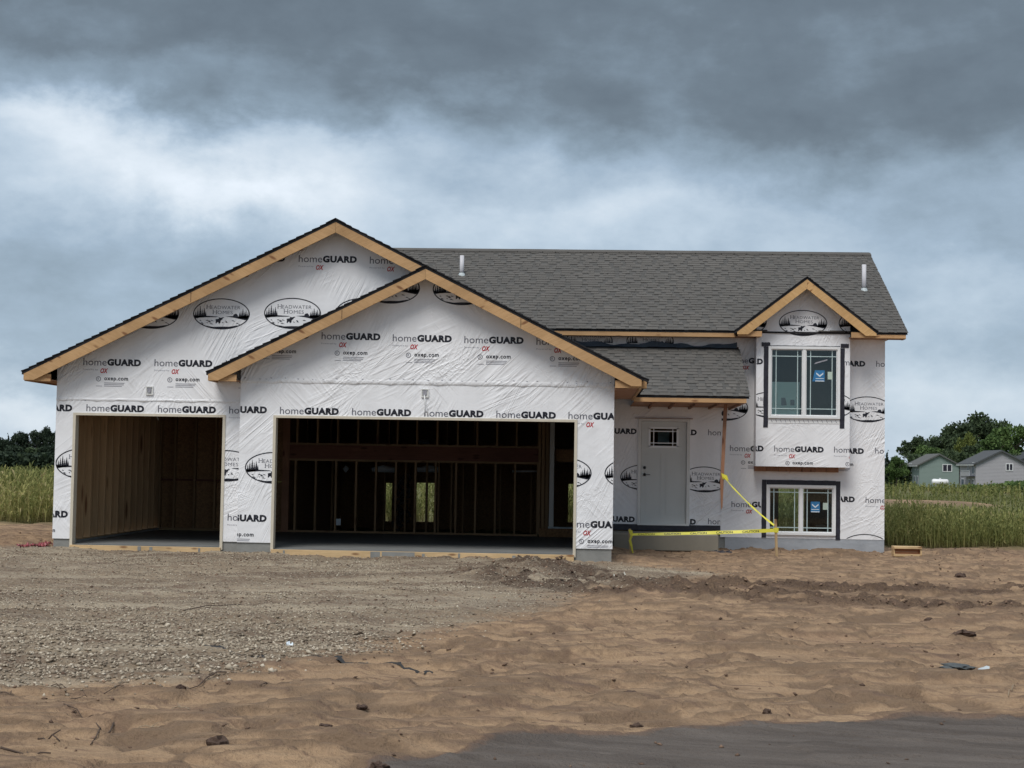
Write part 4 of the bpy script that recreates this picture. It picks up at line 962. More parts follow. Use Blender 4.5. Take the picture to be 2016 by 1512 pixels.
# ------------------------------------------------------------------ gravel: each stone real
def ico():
    bm = bmesh.new(); bmesh.ops.create_icosphere(bm, subdivisions=1, radius=1); V = np.array([v.co[:] for v in bm.verts]); F_ = np.array([[v.index for v in f.verts] for f in bm.faces]); bm.free(); return V, F_
IV, IF = ico()
OV8 = np.array([(1,0,0),(-1,0,0),(0,1,0),(0,-1,0),(0,0,1),(0,0,-1)], float); OF8 = np.array([(0,2,4),(2,1,4),(1,3,4),(3,0,4),(2,0,5),(1,2,5),(3,1,5),(0,3,5)])
def scatter(name, P, size, mt, seed, ico_=False, flat=.6):
    r = np.random.default_rng(seed); n = len(P); BV, BF = (IV, IF) if ico_ else (OV8, OF8)
    k = len(BV); V = BV[None]*(1+r.uniform(-.35,.35,(n,k,1)))*size[:,None,None]*np.array([1,1,flat])*r.uniform(.7,1.3,(n,1,3))
    a = r.uniform(0, 6.28, n); ca, sa = np.cos(a)[:,None], np.sin(a)[:,None]
    tl = r.uniform(-.5,.5,n)[:,None]
    x = V[...,0]*ca-V[...,1]*sa; y = V[...,0]*sa+V[...,1]*ca; z = V[...,2]+x*tl
    W_ = np.stack([x, y, z], -1)+P[:,None,:]
    F_ = (BF[None]+(np.arange(n)*k)[:,None,None]).reshape(-1, 3)
    me = mesh(name, W_.reshape(-1,3), F_, mt); attr(me, 'shade', np.repeat(r.random(n), k)); return link(name, me)
m, t, b = mat('limestone_chips', (.3,.27,.22), .9, .2)
a_ = t.nodes.new('ShaderNodeAttribute'); a_.attribute_name = 'shade'
t.links.new(ramp(t, a_.outputs['Fac'], [(0,(.15,.115,.085)),(.45,(.29,.235,.175)),(.8,(.42,.355,.27)),(1,(.56,.49,.39))]), b.inputs['Base Color']); M['stone'] = m
m, t, b = mat('mud_crumbs', (.12,.08,.06), .95, .1)
a_ = t.nodes.new('ShaderNodeAttribute'); a_.attribute_name = 'shade'
t.links.new(ramp(t, a_.outputs['Fac'], [(0,(.09,.06,.045)),(.6,(.17,.112,.08)),(1,(.29,.195,.135))]), b.inputs['Base Color']); M['mud'] = m
N = 170000; X = rng.uniform(-6.5, 7.5, N); Y = rng.uniform(-15.2, .3, N)
jx, jy = rng.normal(0,.28,N), rng.normal(0,.45,N)
ok = inside_poly(X+.25*fbm(X,Y,1.3,3,5)+jx, Y+.25*fbm(X,Y,1.3,3,9)+jy, GRAVEL)
dens = .20+1.9*np.maximum(0, fbm(X*.6,Y*1.4,1.1,4,301)+.04)*2+1.0*sstep(-8.4,-11.5,Y)*(.35+.65*sstep(-.12,.06,fbm(X,Y,.8,3,303)))
ok &= rng.random(N) < dens*.62
X, Y = X[ok], Y[ok]
sz = rng.uniform(.005,.015,len(X))*(1+.45*sstep(-8.5,-12,Y))*np.where(rng.random(len(X)) < .04, 1.7, 1); Z = zground(X, Y)+sz*.25
tag(scatter('gravel', np.stack([X,Y,Z],-1), sz, M['stone'], 5), 'pale limestone chips spread over the driveway in front of the garage', 'gravel', kind='stuff')
# crumbs of mud over sand and along the ruts
N = 26000; X = rng.uniform(-5.5, 14, N); Y = rng.uniform(-17, 8.5, N)
d = np.minimum(seg_dist(X,Y,RUTS[0]), seg_dist(X,Y,RUTS[1]))
ok = (rng.random(N) < (.10+.90*sstep(.8,.2,d)+.35*sstep(4.5,7,Y)+.25*sstep(.1,.2,fbm(X,Y,.9,3,320)))) & ~((X > -3.8) & (X < 5.6) & (Y > -.1))
X, Y, d = X[ok], Y[ok], d[ok]; sz = rng.uniform(.006,.024,len(X))*(1+.9*sstep(.6,.2,d)*rng.random(len(X)))
ok = ~inside_poly(X, Y, WASH) | (rng.random(len(X)) < .5); X, Y, sz = X[ok], Y[ok], sz[ok]
tag(scatter('mud_crumbs', np.stack([X,Y,zground(X,Y)+sz*.15],-1), sz, M['mud'], 6), 'dark crumbs of churned mud along the wheel ruts and over the sand', 'mud crumbs', kind='stuff')
# ------------------------------------------------------------------ clods, sticks and scraps one could pick up
def gpt(px, py, z=-.2):
    x, y = gz(px, py, z); return x, y, float(zground(x, y))
def clod(px, py, w, label, mt, flat=.35, n=5):
    x, y, z = gpt(px, py); bm = bmesh.new()
    for k in range(n):
        o = (0,0) if k == 0 else (random.uniform(-.8,.8)*w, random.uniform(-.4,.4)*w); rr = w*(1 if k == 0 else random.uniform(.25,.6))
        r_ = bmesh.ops.create_icosphere(bm, subdivisions=3, radius=rr)
        for v in r_['verts']:
            q = v.co*(14/max(w*8, 1)); nz = float(fbm(np.array([v.co.x/rr*2.2+k*7+px]), np.array([v.co.y/rr*2.2+v.co.z/rr*1.7]), 1, 4, 400)[0])
            v.co *= 1+nz*1.5; v.co.z *= flat*1.4; v.co.x += o[0]; v.co.y += o[1]; v.co.z += rr*flat*.2
    me = bpy.data.meshes.new('mud_clod'); bm.to_mesh(me); bm.free(); me.materials.append(mt)
    o = link('mud_clod', me); o.location = (x, y, z); tag(o, label, 'mud clod', 'mud clods lying on the sand'); return o
M['clod'] = noisy('mud_clod', (.115,.075,.055), (.065,.043,.034), 14, .95, 6, bumpd=.012, bscale=40)
M['wet'] = noisy('wet_cement', (.10,.11,.11), (.06,.065,.066), 12, .6, 5, bumpd=.01, bscale=30)
clod(425, 1480, .06, 'largest crumbly mud clod near the bottom edge, left of the middle', M['clod'], .5, 6)
clod(1898, 1264, .10, 'long lumpy clod of dark mud below the ruts at the right', M['clod'], .3, 7)
clod(1830, 1226, .05, 'small dark clod just below the second wheel rut at the right', M['clod'], .5)
clod(1242, 1385, .05, 'mud clod half sunk in a hollow, right of the middle foreground', M['clod'], .35)
clod(1252, 1432, .035, 'small mud clod just above the edge of the grey washed silt', M['clod'], .5)
clod(1512, 1412, .03, 'smallest clod on the sand near the grey silt edge', M['clod'], .6)
clod(1105, 1246, .06, 'reddish clod in the sand just right of the gravel edge', M['clod'], .3)
clod(710, 1404, .035, 'low mud clod in the left foreground between scattered sticks and tape', M['clod'], .4)
clod(640, 1442, .04, 'flat mud clod left of the middle in the lower foreground', M['clod'], .3)
clod(355, 1380, .03, 'crumbly clod beside the sticks under the gravel edge', M['clod'], .5)
clod(1890, 1143, .09, 'brown clod at the back of the upper wheel rut', M['clod'], .4)
clod(745, 1508, .045, 'mud clod cut off by the bottom edge of the photograph', M['clod'], .5)
o = clod(1880, 1336, .13, 'flat grey-blue lump of wet cement on the sand at the right', M['wet'], .10, 8); o['category'] = 'cement lump'; del o['group']; o.name = 'cement_lump'
o = clod(1688, 1333, .05, 'small grey lump of cement left of the larger grey one', M['wet'], .18, 4); o['category'] = 'cement lump'; del o['group']; o.name = 'cement_lump'
M['stick'] = noisy('weathered_stick', (.12,.085,.065), (.07,.05,.04), 8, .9, 4); M['pstick'] = noisy('pale_stick', (.34,.27,.19), (.26,.2,.14), 8, .9, 4)
def stick(p0, p1, r_, label, mt=None, nm='stick'):
    a, c = gpt(*p0), gpt(*p1); n = 5; pts = []
    for i in range(n+1):
        f = i/n; x = a[0]+(c[0]-a[0])*f; y = a[1]+(c[1]-a[1])*f
        pts.append((x+random.uniform(-.004,.004), y+random.uniform(-.006,.006), float(zground(x, y))+r_*.9+(.02 if 0 < i < n else 0)*random.random()))
    b = MB().tube(pts, [r_*.7*(1-.09*i) for i in range(n+1)], 6)
    k = Vector(pts[3]); b.tube([tuple(k), tuple(k+Vector((random.uniform(-.06,.06), .05, .02)))], [r_*.6, r_*.3], 5)
    o = b.build(nm, mt or M['stick'], None, True); tag(o, label, 'stick', 'dead sticks scattered on the sand'); return o
stick((445,1338),(350,1360), .008, 'longest dark stick at the foot of the gravel, pointing up right')
stick((560,1352),(513,1370), .010, 'thick dark stick right of the longest one, below the gravel edge')
stick((225,1431),(178,1466), .009, 'thick stick lying slantwise in the lower left foreground')
stick((335,1402),(372,1420), .006, 'pale straw coloured stick, short and slanting down right', M['pstick'])
stick((264,1438),(320,1440), .005, 'thin pale stick lying level right of the slanting thick one', M['pstick'])
stick((125,1402),(193,1414), .006, 'thin dark stick left, slanting down to the right')
stick((100,1364),(148,1364), .006, 'thin level stick just under the gravel at the left')
stick((0,1380),(33,1382), .006, 'dark stick cut off by the left edge of the photograph')
stick((0,1494),(100,1488), .011, 'muddy root lying level in the bottom left corner')
stick((76,1460),(118,1466), .009, 'short thick muddy stick above the bottom left corner')
stick((205,1372),(243,1362), .005, 'thin stick rising right between the two left clods')
stick((140,1396),(184,1377), .004, 'thinnest twig rising to the right in the left foreground')
stick((365,1206),(475,1193), .009, 'long straight stick across the middle of the gravel')
stick((1985,1372),(1998,1356), .005, 'short pale twig near the right edge of the photograph', M['pstick'])
# black fabric edge showing in the ground
M['fabric'] = noisy('black_ground_fabric', (.018,.019,.024), (.05,.048,.045), 9, .8, 5, bumpd=.01, bscale=30)
def ribbon(pts, w, nm, label, cat, mt, lift=.005, seed=1):
    rr = random.Random(seed); V = []; L = [gpt(*p) for p in pts]; b = MB(); P = []
    for a, c in zip(L[:-1], L[1:]):
        for i in range(6): f = i/6; P.append((a[0]+(c[0]-a[0])*f, a[1]+(c[1]-a[1])*f))
    for x, y in P:
        w_ = w*rr.uniform(.1, 1.3)*abs(math.sin(x*7+y*3)); yy = y+rr.uniform(-.02,.02); z = float(zground(x, yy))
        V += [(x, yy-w_/2, z-.012), (x, yy-w_*.1, z+lift*rr.uniform(.6,1.6)), (x, yy+w_/2, z+lift*rr.uniform(.2,1)), (x, yy+w_/2+.01, z-.015)]
    b.add(V, [(4*i+k, 4*i+4+k, 4*i+5+k, 4*i+1+k) for i in range(len(P)-1) for k in range(3)]); o = b.build(nm, mt, None, True); tag(o, label, cat); return o
ribbon([(285,1272),(310,1277),(345,1276)], .14, 'fabric_strip', 'short black scrap of ground fabric showing in the gravel at the left', 'fabric strip', M['fabric'], seed=2)
ribbon([(372,1279),(400,1281),(430,1284),(500,1296),(560,1299)], .11, 'fabric_strip', 'middle length of black fabric poking out of the gravel edge', 'fabric strip', M['fabric'], seed=3)
ribbon([(570,1308),(640,1312),(700,1320),(760,1322),(815,1326),(860,1330)], .13, 'fabric_strip', 'long black fabric edge running right from the gravel into the sand', 'fabric strip', M['fabric'], seed=4)
M['pscrap'] = noisy('pale_cement', (.55,.53,.47), (.42,.40,.35), 9, .8, 4)
ribbon([(1208,1144),(1225,1147),(1245,1151),(1268,1153)], .10, 'cement_spill', 'pale streak of spilled cement right of the garage corner', 'cement spill', M['pscrap'], .02, 5)
ribbon([(564,1268),(570,1268),(579,1269)], .07, 'paper_scrap', 'small white scrap lying on the gravel', 'paper scrap', M['whitep'], .02, 6)
ribbon([(1880,1330),(1915,1331),(1955,1336)], .05, 'plastic_scrap', 'crumpled pale plastic beside the grey cement lump at the right', 'plastic scrap', M['foil'], .02, 7)
# red plastic by the left corner
M['redplastic'] = noisy('red_plastic', (.48,.09,.11), (.62,.33,.35), 14, .4, 4)
x0, y0 = gz(40, 1083, -.1); x1, y1 = gz(100, 1079, -.1)
V = []; nU, nV = 26, 7
for j in range(nV):
    for i in range(nU):
        f = i/(nU-1); x = x0+(x1-x0)*f; y = y0+(y1-y0)*f+(j/(nV-1)-.5)*.5
        V.append((x, y, float(zground(x, y))+.01+.09*abs(math.sin(i*1.3+j*2.1))*(1-.3*abs(j-3)/3)*random.uniform(.4,1)))
b = MB(); b.add(V, [(j*nU+i, j*nU+i+1, (j+1)*nU+i+1, (j+1)*nU+i) for j in range(nV-1) for i in range(nU-1)])
tag(b.build('plastic_sheet', M['redplastic']), 'crumpled red and pink plastic sheet at the left corner of the garage', 'plastic sheet')
# ------------------------------------------------------------------ stoop, stakes, tape, hanging board, crate
b = MB(); b.box(5.62, 4.75, -.17, 7.62, YM-.035, .145)
stp = b.build('concrete_step', M['step'], bevel=.012); tag(stp, 'big precast concrete step on the ground before the grey front door', 'concrete step')
b = MB()
for i in range(9):
    x = 7.5+i*.04; b.add([(x, 4.7, -.20), (x+.07, 4.66, -.21), (x+.05, 4.72, -.15+.02*math.sin(i*2)), (x-.02, 4.76, -.15)], [(0,1,2,3)])
tag(b.build('membrane_scrap', M['black']), 'black membrane scrap at the right foot of the concrete step', 'membrane scrap')
def stake(px, pyt, pyb, Y, lean, label):
    x, zt_ = bp(px, pyt, Y); xb, zb = bp(px, pyb, Y); w, d_ = .05, .022
    b = MB(); l = lean
    b.prism_y([(xb-w/2, zb-.15), (xb+w/2, zb-.15), (xb+l+w/2, zt_-.015), (xb+l+w/2-.012, zt_), (xb+l-w/2, zt_-.005)], Y-d_/2, Y+d_/2)
    o = b.build('wooden_stake', M['stakew'], bevel=.003); tag(o, label, 'stake', 'wooden stakes holding the caution tape'); return xb, zb, zt_
M['stakew'] = wood('stake_wood', (.50,.36,.20), (.38,.26,.14), along='Z')
sY = 3.2; s1 = stake(1243, 1041, 1099, sY, -.035, 'short wooden stake wound with yellow tape left of the concrete step')
s2 = stake(1530, 1022, 1100, sY, -.035, 'taller leaning wooden stake in front of the lower window')
# hanging brown board
xt, zt_ = bp(1429, 800, 4.3); xb, zb = bp(1421, 1004, 4.3)
b = MB(); b.prism_y([(xb-.012, zb), (xb+.012, zb+.05), (xt+.032, zt_+.12), (xt-.035, zt_+.12), (xb-.035, zb+.5)], 4.29, 4.325)
tag(b.build('hanging_board', M['oldwood']), 'narrow brown board hanging from the porch eave with tape tied to it', 'board')
# caution tape: two runs, sagging and twisted, with lettering
tp = empty('caution_tape', (s1[0], sY, 0)); tag(tp, 'yellow caution tape strung from the hanging board to two stakes', 'caution tape')
def strip(A, Bp, w, sag, tw0, tw1, n=40, text=True):
    A, Bp = Vector(A), Vector(Bp); V = []
    def P(f, s):
        c = A.lerp(Bp, f); c.z -= sag*4*f*(1-f); an = tw0+(tw1-tw0)*f+.12*math.sin(f*19); return c+Vector((-(Bp-A).normalized().z*s*math.cos(an)*.9, math.sin(an)*s, math.cos(an)*s*math.hypot((Bp-A).normalized().x, .01)))
    for i in range(n+1): f = i/n; V += [P(f, -w/2), P(f, w/2)]
    b = MB(); b.add(V, [(2*i, 2*i+2, 2*i+3, 2*i+1) for i in range(n)]); s_ = b.build('tape_strip', M['yellow'], None, True)
    s_.parent = tp; s_.matrix_parent_inverse = Matrix.Translation(-tp.location)
    if text:
        L = (Bp-A).length; tt = MB(); x = .12
        T = text_tris('CAUTION', .30, w*.62, .02)
        while x+.32 < L:
            for tri in T:
                q = []
                for a, c_ in tri:
                    p = P((x+a)/L, c_-w*.31); p.y -= .003; q.append(p)
                tt.add(q, [(0,1,2)])
            x += .47
        o = tt.build('tape_lettering', M['pblack'], None); o.parent = tp; o.matrix_parent_inverse = Matrix.Translation(-tp.location)
    return s_
h1 = bp(1243, 1052, sY); h2 = bp(1530, 1044, sY)
strip((h1[0], sY-.014, h1[1]), (h2[0]-.03, sY-.014, h2[1]), .065, .012, .9, .15)
k = bp(1424, 938, 4.28); e2 = bp(1524, 1034, sY)
strip((k[0], 4.27, k[1]), (e2[0], sY-.016, e2[1]), .06, .05, 1.1, .7, text=False)
b = MB()
for i in range(5): a = bp(1241+[0,3,-1,2,4][i], 1044+i*10, sY); c_ = bp(1241+[3,-1,2,4,6][i], 1054+i*10, sY); w_ = [.034,.022,.026,.018,.012][i]; b.add([(a[0]-w_, sY-.016-.004*i, a[1]+.01), (a[0]+w_, sY-.02-.004*i, a[1]), (c_[0]+w_*.8, sY-.015-.004*i, c_[1]), (c_[0]-w_*.8, sY-.02-.004*i, c_[1]-.01)], [(3,2,1,0)])
b.build('tape_wrapping', M['yellow'], tp).matrix_parent_inverse = Matrix.Translation(-tp.location)
b = MB(); a = bp(1527, 1044, sY); b.box(a[0]-.035, sY-.022, a[1]-.04, a[0]+.05, sY-.012, a[1]+.045); a = bp(1425, 940, 4.28); b.add([(a[0]-.05, 4.28, a[1]+.08), (a[0]+.06, 4.27, a[1]+.04), (a[0]+.09, 4.26, a[1]-.06), (a[0]-.02, 4.275, a[1]-.03)], [(0,1,2,3)])
b.build('tape_knot', M['yellow'], tp).matrix_parent_inverse = Matrix.Translation(-tp.location)
# wood crate frame beside the house
cy = 5.1; x0, z0 = bp(1758, 1100, cy); x1, z1 = bp(1813, 1076, cy); z0 = float(zground((x0+x1)/2, cy))+.0
cr = empty('wooden_box', ((x0+x1)/2, cy, z0)); tag(cr, 'small open wooden box of raw boards on the dirt right of the house', 'wooden box')
w = (x1-x0)/2; h = z1-z0
def cp(nm, *a, mt='form'): o = MB().box(*a).build(nm, M[mt], cr, bevel=.003)
cp('rail', -w, -.10, 0, w-.03, -.075, .05); cp('rail', -w, -.12, h-.045, w, .16, h); cp('rail', w-.03, -.10, 0, w+.0, .16, h-.046); cp('rail', -w, -.074, .0, -w+.025, .16, h-.046)
M['redwood'] = wood('reddish_board', (.36,.15,.07), (.26,.11,.05)); 
cp('board', -w+.026, -.05, .0, w-.031, -.035, h*.45, mt='redwood'); cp('board', -w+.026, -.05, h*.47, w-.031, -.035, h-.047, mt='redwood')
# ================================================================== TALL GRASS
m, t, b = mat('weeds', (.1,.12,.03), .7, .2)
a_ = t.nodes.new('ShaderNodeAttribute'); a_.attribute_name = 'shade'; a2 = t.nodes.new('ShaderNodeAttribute'); a2.attribute_name = 'hgt'
c = ramp(t, a_.outputs['Fac'], [(0,(.14,.16,.055)),(.35,(.23,.25,.085)),(.7,(.33,.33,.12)),(.93,(.44,.40,.16)),(1,(.54,.46,.24))])
c = mixc(t, ramp(t, a2.outputs['Fac'], [(0,(1,1,1)),(.3,(0,0,0))]), c, (.17,.125,.07))
t.links.new(c, b.inputs['Base Color']); b.inputs['Subsurface Weight'].default_value = 0
trn = nn(t, 'ShaderNodeBsdfTranslucent'); t.links.new(c, trn.inputs[0]); ms = nn(t, 'ShaderNodeMixShader'); ms.inputs[0].default_value = .42
t.links.new(b.outputs[0], ms.inputs[1]); t.links.new(trn.outputs[0], ms.inputs[2]); t.links.new(ms.outputs[0], t.nodes['Material Output'].inputs[0]); M['weed'] = m
def weeds(name, X, Y, Hh, wide, label, leaves=9, seed=1, zoff=0, dry=0):
    r = np.random.default_rng(seed); n = len(X); Z = zground(X, Y)-.03+zoff
    th = r.uniform(0, 6.28, n); ln = r.uniform(0, .22, n)*Hh; lx_, ly_ = np.cos(th)*ln, np.sin(th)*ln
    V = []; Fx = []; sh = []; hg = []; base_sh = np.clip(.45-dry+1.3*fbm(X,Y,.35,3,seed+50)+r.normal(0,.18,n), 0, 1)
    # stem: two crossed thin strips are wasteful; one camera-agnostic random facing strip of 2 segments
    fa = r.uniform(0, 3.14, n); sx, sy = np.cos(fa)*wide*.8, np.sin(fa)*wide*.8
    A = [np.stack([X-sx, Y-sy, Z], -1), np.stack([X+sx, Y+sy, Z], -1), np.stack([X+lx_*.4+sx*.8, Y+ly_*.4+sy*.8, Z+Hh*.55], -1), np.stack([X+lx_*.4-sx*.8, Y+ly_*.4-sy*.8, Z+Hh*.55], -1), np.stack([X+lx_, Y+ly_, Z+Hh], -1)]
    P = np.stack(A, 1); idx = (np.arange(n)*5)[:,None]
    T = np.concatenate([idx+np.array([0,1,2]), idx+np.array([0,2,3]), idx+np.array([3,2,4])]); V.append(P.reshape(-1,3)); Fx.append(T); sh.append(np.repeat(np.clip(base_sh+.28, 0, .95), 5)); hg.append(np.tile([0,0,.55,.55,1], n)); o = n*5
    for k in range(leaves):
        f = r.uniform(.15, 1, n) if k else np.full(n, .97); a = r.uniform(0, 6.28, n); L = Hh*r.uniform(.10,.24,n)*(1.15-f*.5); wd = wide*r.uniform(.8,2.0,n)
        bx, by, bz = X+lx_*f**1.5, Y+ly_*f**1.5, Z+Hh*f; up = r.uniform(.15,1.5,n)*L; hz = .62
        ex, ey, ez = bx+np.cos(a)*L*hz, by+np.sin(a)*L*hz, bz+up; mx_, my_, mz = (bx+ex)/2, (by+ey)/2, (bz+ez)/2+L*.18
        px_, py_ = -np.sin(a)*wd, np.cos(a)*wd; wz = r.uniform(-1,1,n)*wd
        P = np.stack([np.stack([bx, by, bz], -1), np.stack([mx_+px_, my_+py_, mz+wz], -1), np.stack([ex, ey, ez], -1), np.stack([mx_-px_, my_-py_, mz-wz], -1)], 1)
        idx = o+(np.arange(n)*4)[:,None]; Fx.append(np.concatenate([idx+np.array([0,1,2]), idx+np.array([0,2,3])])); V.append(P.reshape(-1,3)); sh.append(np.repeat(np.clip(base_sh+r.normal(0,.12,n),0,1), 4)); hg.append(np.repeat(f, 4)); o += n*4
    me = mesh(name, np.concatenate(V), np.concatenate(Fx), M['weed']); attr(me, 'shade', np.concatenate(sh)); attr(me, 'hgt', np.concatenate(hg))
    return tag(link(name, me), label, 'tall grass', kind='stuff')
def region(n, x0, x1, y0, y1, fn=None, seed=3):
    r = np.random.default_rng(seed); X = r.uniform(x0, x1, n); Y = y0+(y1-y0)*r.random(n)**1.4
    if fn is not None: k = fn(X, Y, r); X, Y = X[k], Y[k]
    return X, Y, r
X, Y, r = region(9500, 11.6, 24, 8.3, 13.5, lambda X,Y,r: (Y > 8.7+.5*fbm(X,Y,.8,3,9)*2) & (X > 11.4) & (X < 13+ (Y+26)*.42), 11)
weeds('tall_grass', X, Y, (.70+.55*fbm(X,Y,.9,3,77)+r.normal(0,.09,len(X)))*(.75+.25*sstep(8.3,9.6,Y)), .010, 'tall green weeds standing behind the dirt at the right of the house', 7, 21)
X, Y, r = region(9500, -18, -4.3, 8.7, 24, lambda X,Y,r: (Y > 9.3+.5*fbm(X,Y,.8,3,19)*2) & (X > -8-(Y+26)*.15), 12)
weeds('tall_grass', X, Y, (.98+.35*fbm(X,Y,.5,3,78)+r.normal(0,.12,len(X)))*(.7+.3*sstep(9.2,10.5,Y)), .012, 'tall yellow green weeds standing left of the garage', 10, 22)
X, Y, r = region(2600, -4.3, 12.5, 15.5, 22, None, 13)
weeds('tall_grass', X, Y, 1.0+r.normal(0,.15,len(X)), .014, 'weeds seen through the openings at the back of the house', 8, 23)
X, Y, r = region(14000, -34, 62, 13.5, 110, lambda X,Y,r: ~((X > 14) & (X < 25.5) & (Y > 50) & (Y < 63)) & ((X > 14) | (X < -6)) & (X < 16+(Y+26)*.38) & (X > -8-(Y+26)*.22), 14)
weeds('tall_grass', X, Y, np.where(X > 8, .30+.18*sstep(60,80,Y), .55)+.25*fbm(X,Y,.1,3,79)+r.normal(0,.07,len(X)), .028, 'darker field of weeds further back, behind the near tall grass', 8, 24, 0, .35)
X, Y, r = region(5200, -110, 110, 110, 265, lambda X,Y,r: ((X > 30) | (X < -18)), 15)
weeds('tall_grass', X, Y, .9+r.normal(0,.2,len(X)), .11, 'far meadow reaching to the two neighbouring houses and the wood', 7, 25, 0, .25)
# ================================================================== NEIGHBOUR HOUSES
def far(px, d): return bp(px, 900, -25.7+d)[0], -25.7+d
def neighbour(nm, pxl, pxr, d, eaveh, slope, depth, wallc, roofc, label, wins, fwins, base=-1.75):
    x0, y0 = far(pxl, d); x1, _ = far(pxr, d); h = empty(nm, ((x0+x1)/2, y0, base)); tag(h, label, 'house'); w = (x1-x0)/2
    mw_ = noisy(nm+'_siding', wallc, tuple(x*.93 for x in wallc), .5, .8, 3, (1,1,40)); mr = noisy(nm+'_shingles', roofc, tuple(x*.8 for x in roofc), 3, .95)
    pk = eaveh+slope*w
    b = MB(); b.prism_y([(-w,0),(w,0),(w,eaveh),(0,pk),(-w,eaveh)], 0, depth); b.build('wall', mw_, h)
    # lap siding boards on gable and left side
    b = MB(); z = .25
    while z < pk-.3:
        hw_ = w if z < eaveh else w*(pk-z)/(pk-eaveh)-.1
        b.box(-hw_, -.03, z, hw_, -.001, z+.02); 
        if z < eaveh: b.box(-w-.03, 0, z, -w-.001, depth, z+.02)
        z += .25
    b.build('siding_laps', mw_, h)
    for sd in (-1, 1):
        q = [(sd*(w+.5), eaveh-.5*slope+.02), (0, pk+.02), (0, pk+.22), (sd*(w+.5), eaveh-.5*slope+.2)]; MB().prism_y(q if sd > 0 else q[::-1], -.45, depth+.45).build('roof', mr, h)
        q = [(sd*(w+.52), eaveh-.5*slope-.08), (0, pk-.08), (0, pk+.019), (sd*(w+.52), eaveh-.5*slope+.019)]; MB().prism_y(q if sd > 0 else q[::-1], -.5, -.2).build('fascia', mr, h)
    MB().box(-w-.62, -.4, eaveh-.5*slope-.12, -w-.5, depth+.4, eaveh-.5*slope+.05).build('gutter', M['trimw'], h)
    for (cx, cz, ww, hh, k) in wins:
        b = MB(); b.box(cx-ww/2, -.09, cz-hh/2, cx+ww/2, -.032, cz+hh/2); f = b.build('window', M['vinyl'], h)
        for i in range(k): a = cx-ww/2+.12+(ww-.12)/k*i; MB().box(a, -.10, cz-hh/2+.12, a+(ww-.12)/k-.14, -.091, cz+hh/2-.12).build('pane', M['black'], f)
    for (cy_, cz, ww, hh) in fwins:
        f = MB().box(-w-.09, cy_-ww/2, cz-hh/2, -w-.032, cy_+ww/2, cz+hh/2).build('window', M['vinyl'], h)
        MB().box(-w-.1, cy_-ww/2+.15, cz-hh/2+.12, -w-.091, cy_+ww/2-.15, cz+hh/2-.12).build('pane', M['bluegrey'], f)
    MB().box(w*.35, depth*.3, pk-.35*slope*w-.1, w*.35+.14, depth*.3+.14, pk+.35-.35*slope*w+.2).build('vent_pipe', M['pvc'], h)
    return h
gh = neighbour('green_house', 1810, 1888, 322, 4.55, .52, 11.5, (.27,.335,.31), (.13,.13,.125), 'green sided neighbour house with a grey roof and one gable window', [(1.6,3.95,1.9,1.5,2)],
    [(1.2,4.0,.9,1.2),(3.6,4.0,.9,1.2),(8.5,3.6,2.6,2.4),(1.5,1.3,1.2,2.0),(4.2,1.3,1.2,2.0),(8.2,1.2,1.4,1.8)])
MB().box(-1.2, -.12, 1.4, -.6, -.031, 1.75).build('wall_lamp', M['vinyl'], gh)
hh_ = neighbour('grey_house', 1921, 2022, 286, 4.75, .50, 12, (.46,.445,.465), (.095,.10,.105), 'pale grey sided neighbour house with a dark roof and balcony', [(1.4,4.2,1.3,1.3,2)],
    [(1.6,3.9,1.4,2.2),(5.4,4.1,.9,1.4),(1.6,1.0,1.2,1.9),(4.4,1.0,1.2,1.9),(9.4,1.0,2.2,2.0)])
b = MB(); wl2 = -(far(2022,286)[0]-far(1921,286)[0])/2; b.box(wl2-1.0, .5, 2.35, wl2-.031, 7, 2.5); b.build('balcony_floor', M['knob'], hh_)
b = MB()
for i in range(12): b.box(wl2-1.0, .5+i*.58, 2.5, wl2-.96, .54+i*.58, 3.4)
b.box(wl2-1.02, .48, 3.4, wl2-.94, 7, 3.47); b.build('balcony_rail', M['vinyl'], hh_)
neighbour('far_house', 1990, 2140, 330, 5.0, .42, 12, (.25,.25,.27), (.06,.065,.07), 'dark roof of a third house at the right edge behind the grey one', [], [])
# propane tank
tx, ty = far(1851, 300); tk = empty('propane_tank', (tx, ty, -1.55)); tag(tk, 'long white propane tank lying in front of the green house', 'propane tank')
b = MB(); b.tube([(-1.55,0,1.05),(-1.5,0,1.05),(-1.3,0,1.05),(1.3,0,1.05),(1.5,0,1.05),(1.55,0,1.05)], [.15,.4,.55,.55,.4,.15], 18); b.build('tank', M['vinyl'], tk, True)
MB().tube([(0,0,1.55),(0,0,1.78)], [.2,.18], 12).build('valve_dome', M['vinyl'], tk, True)
for sx in (-1, 1): MB().box(sx-.12, -.4, 0, sx+.12, .4, .65).build('leg', M['concrete'], tk)
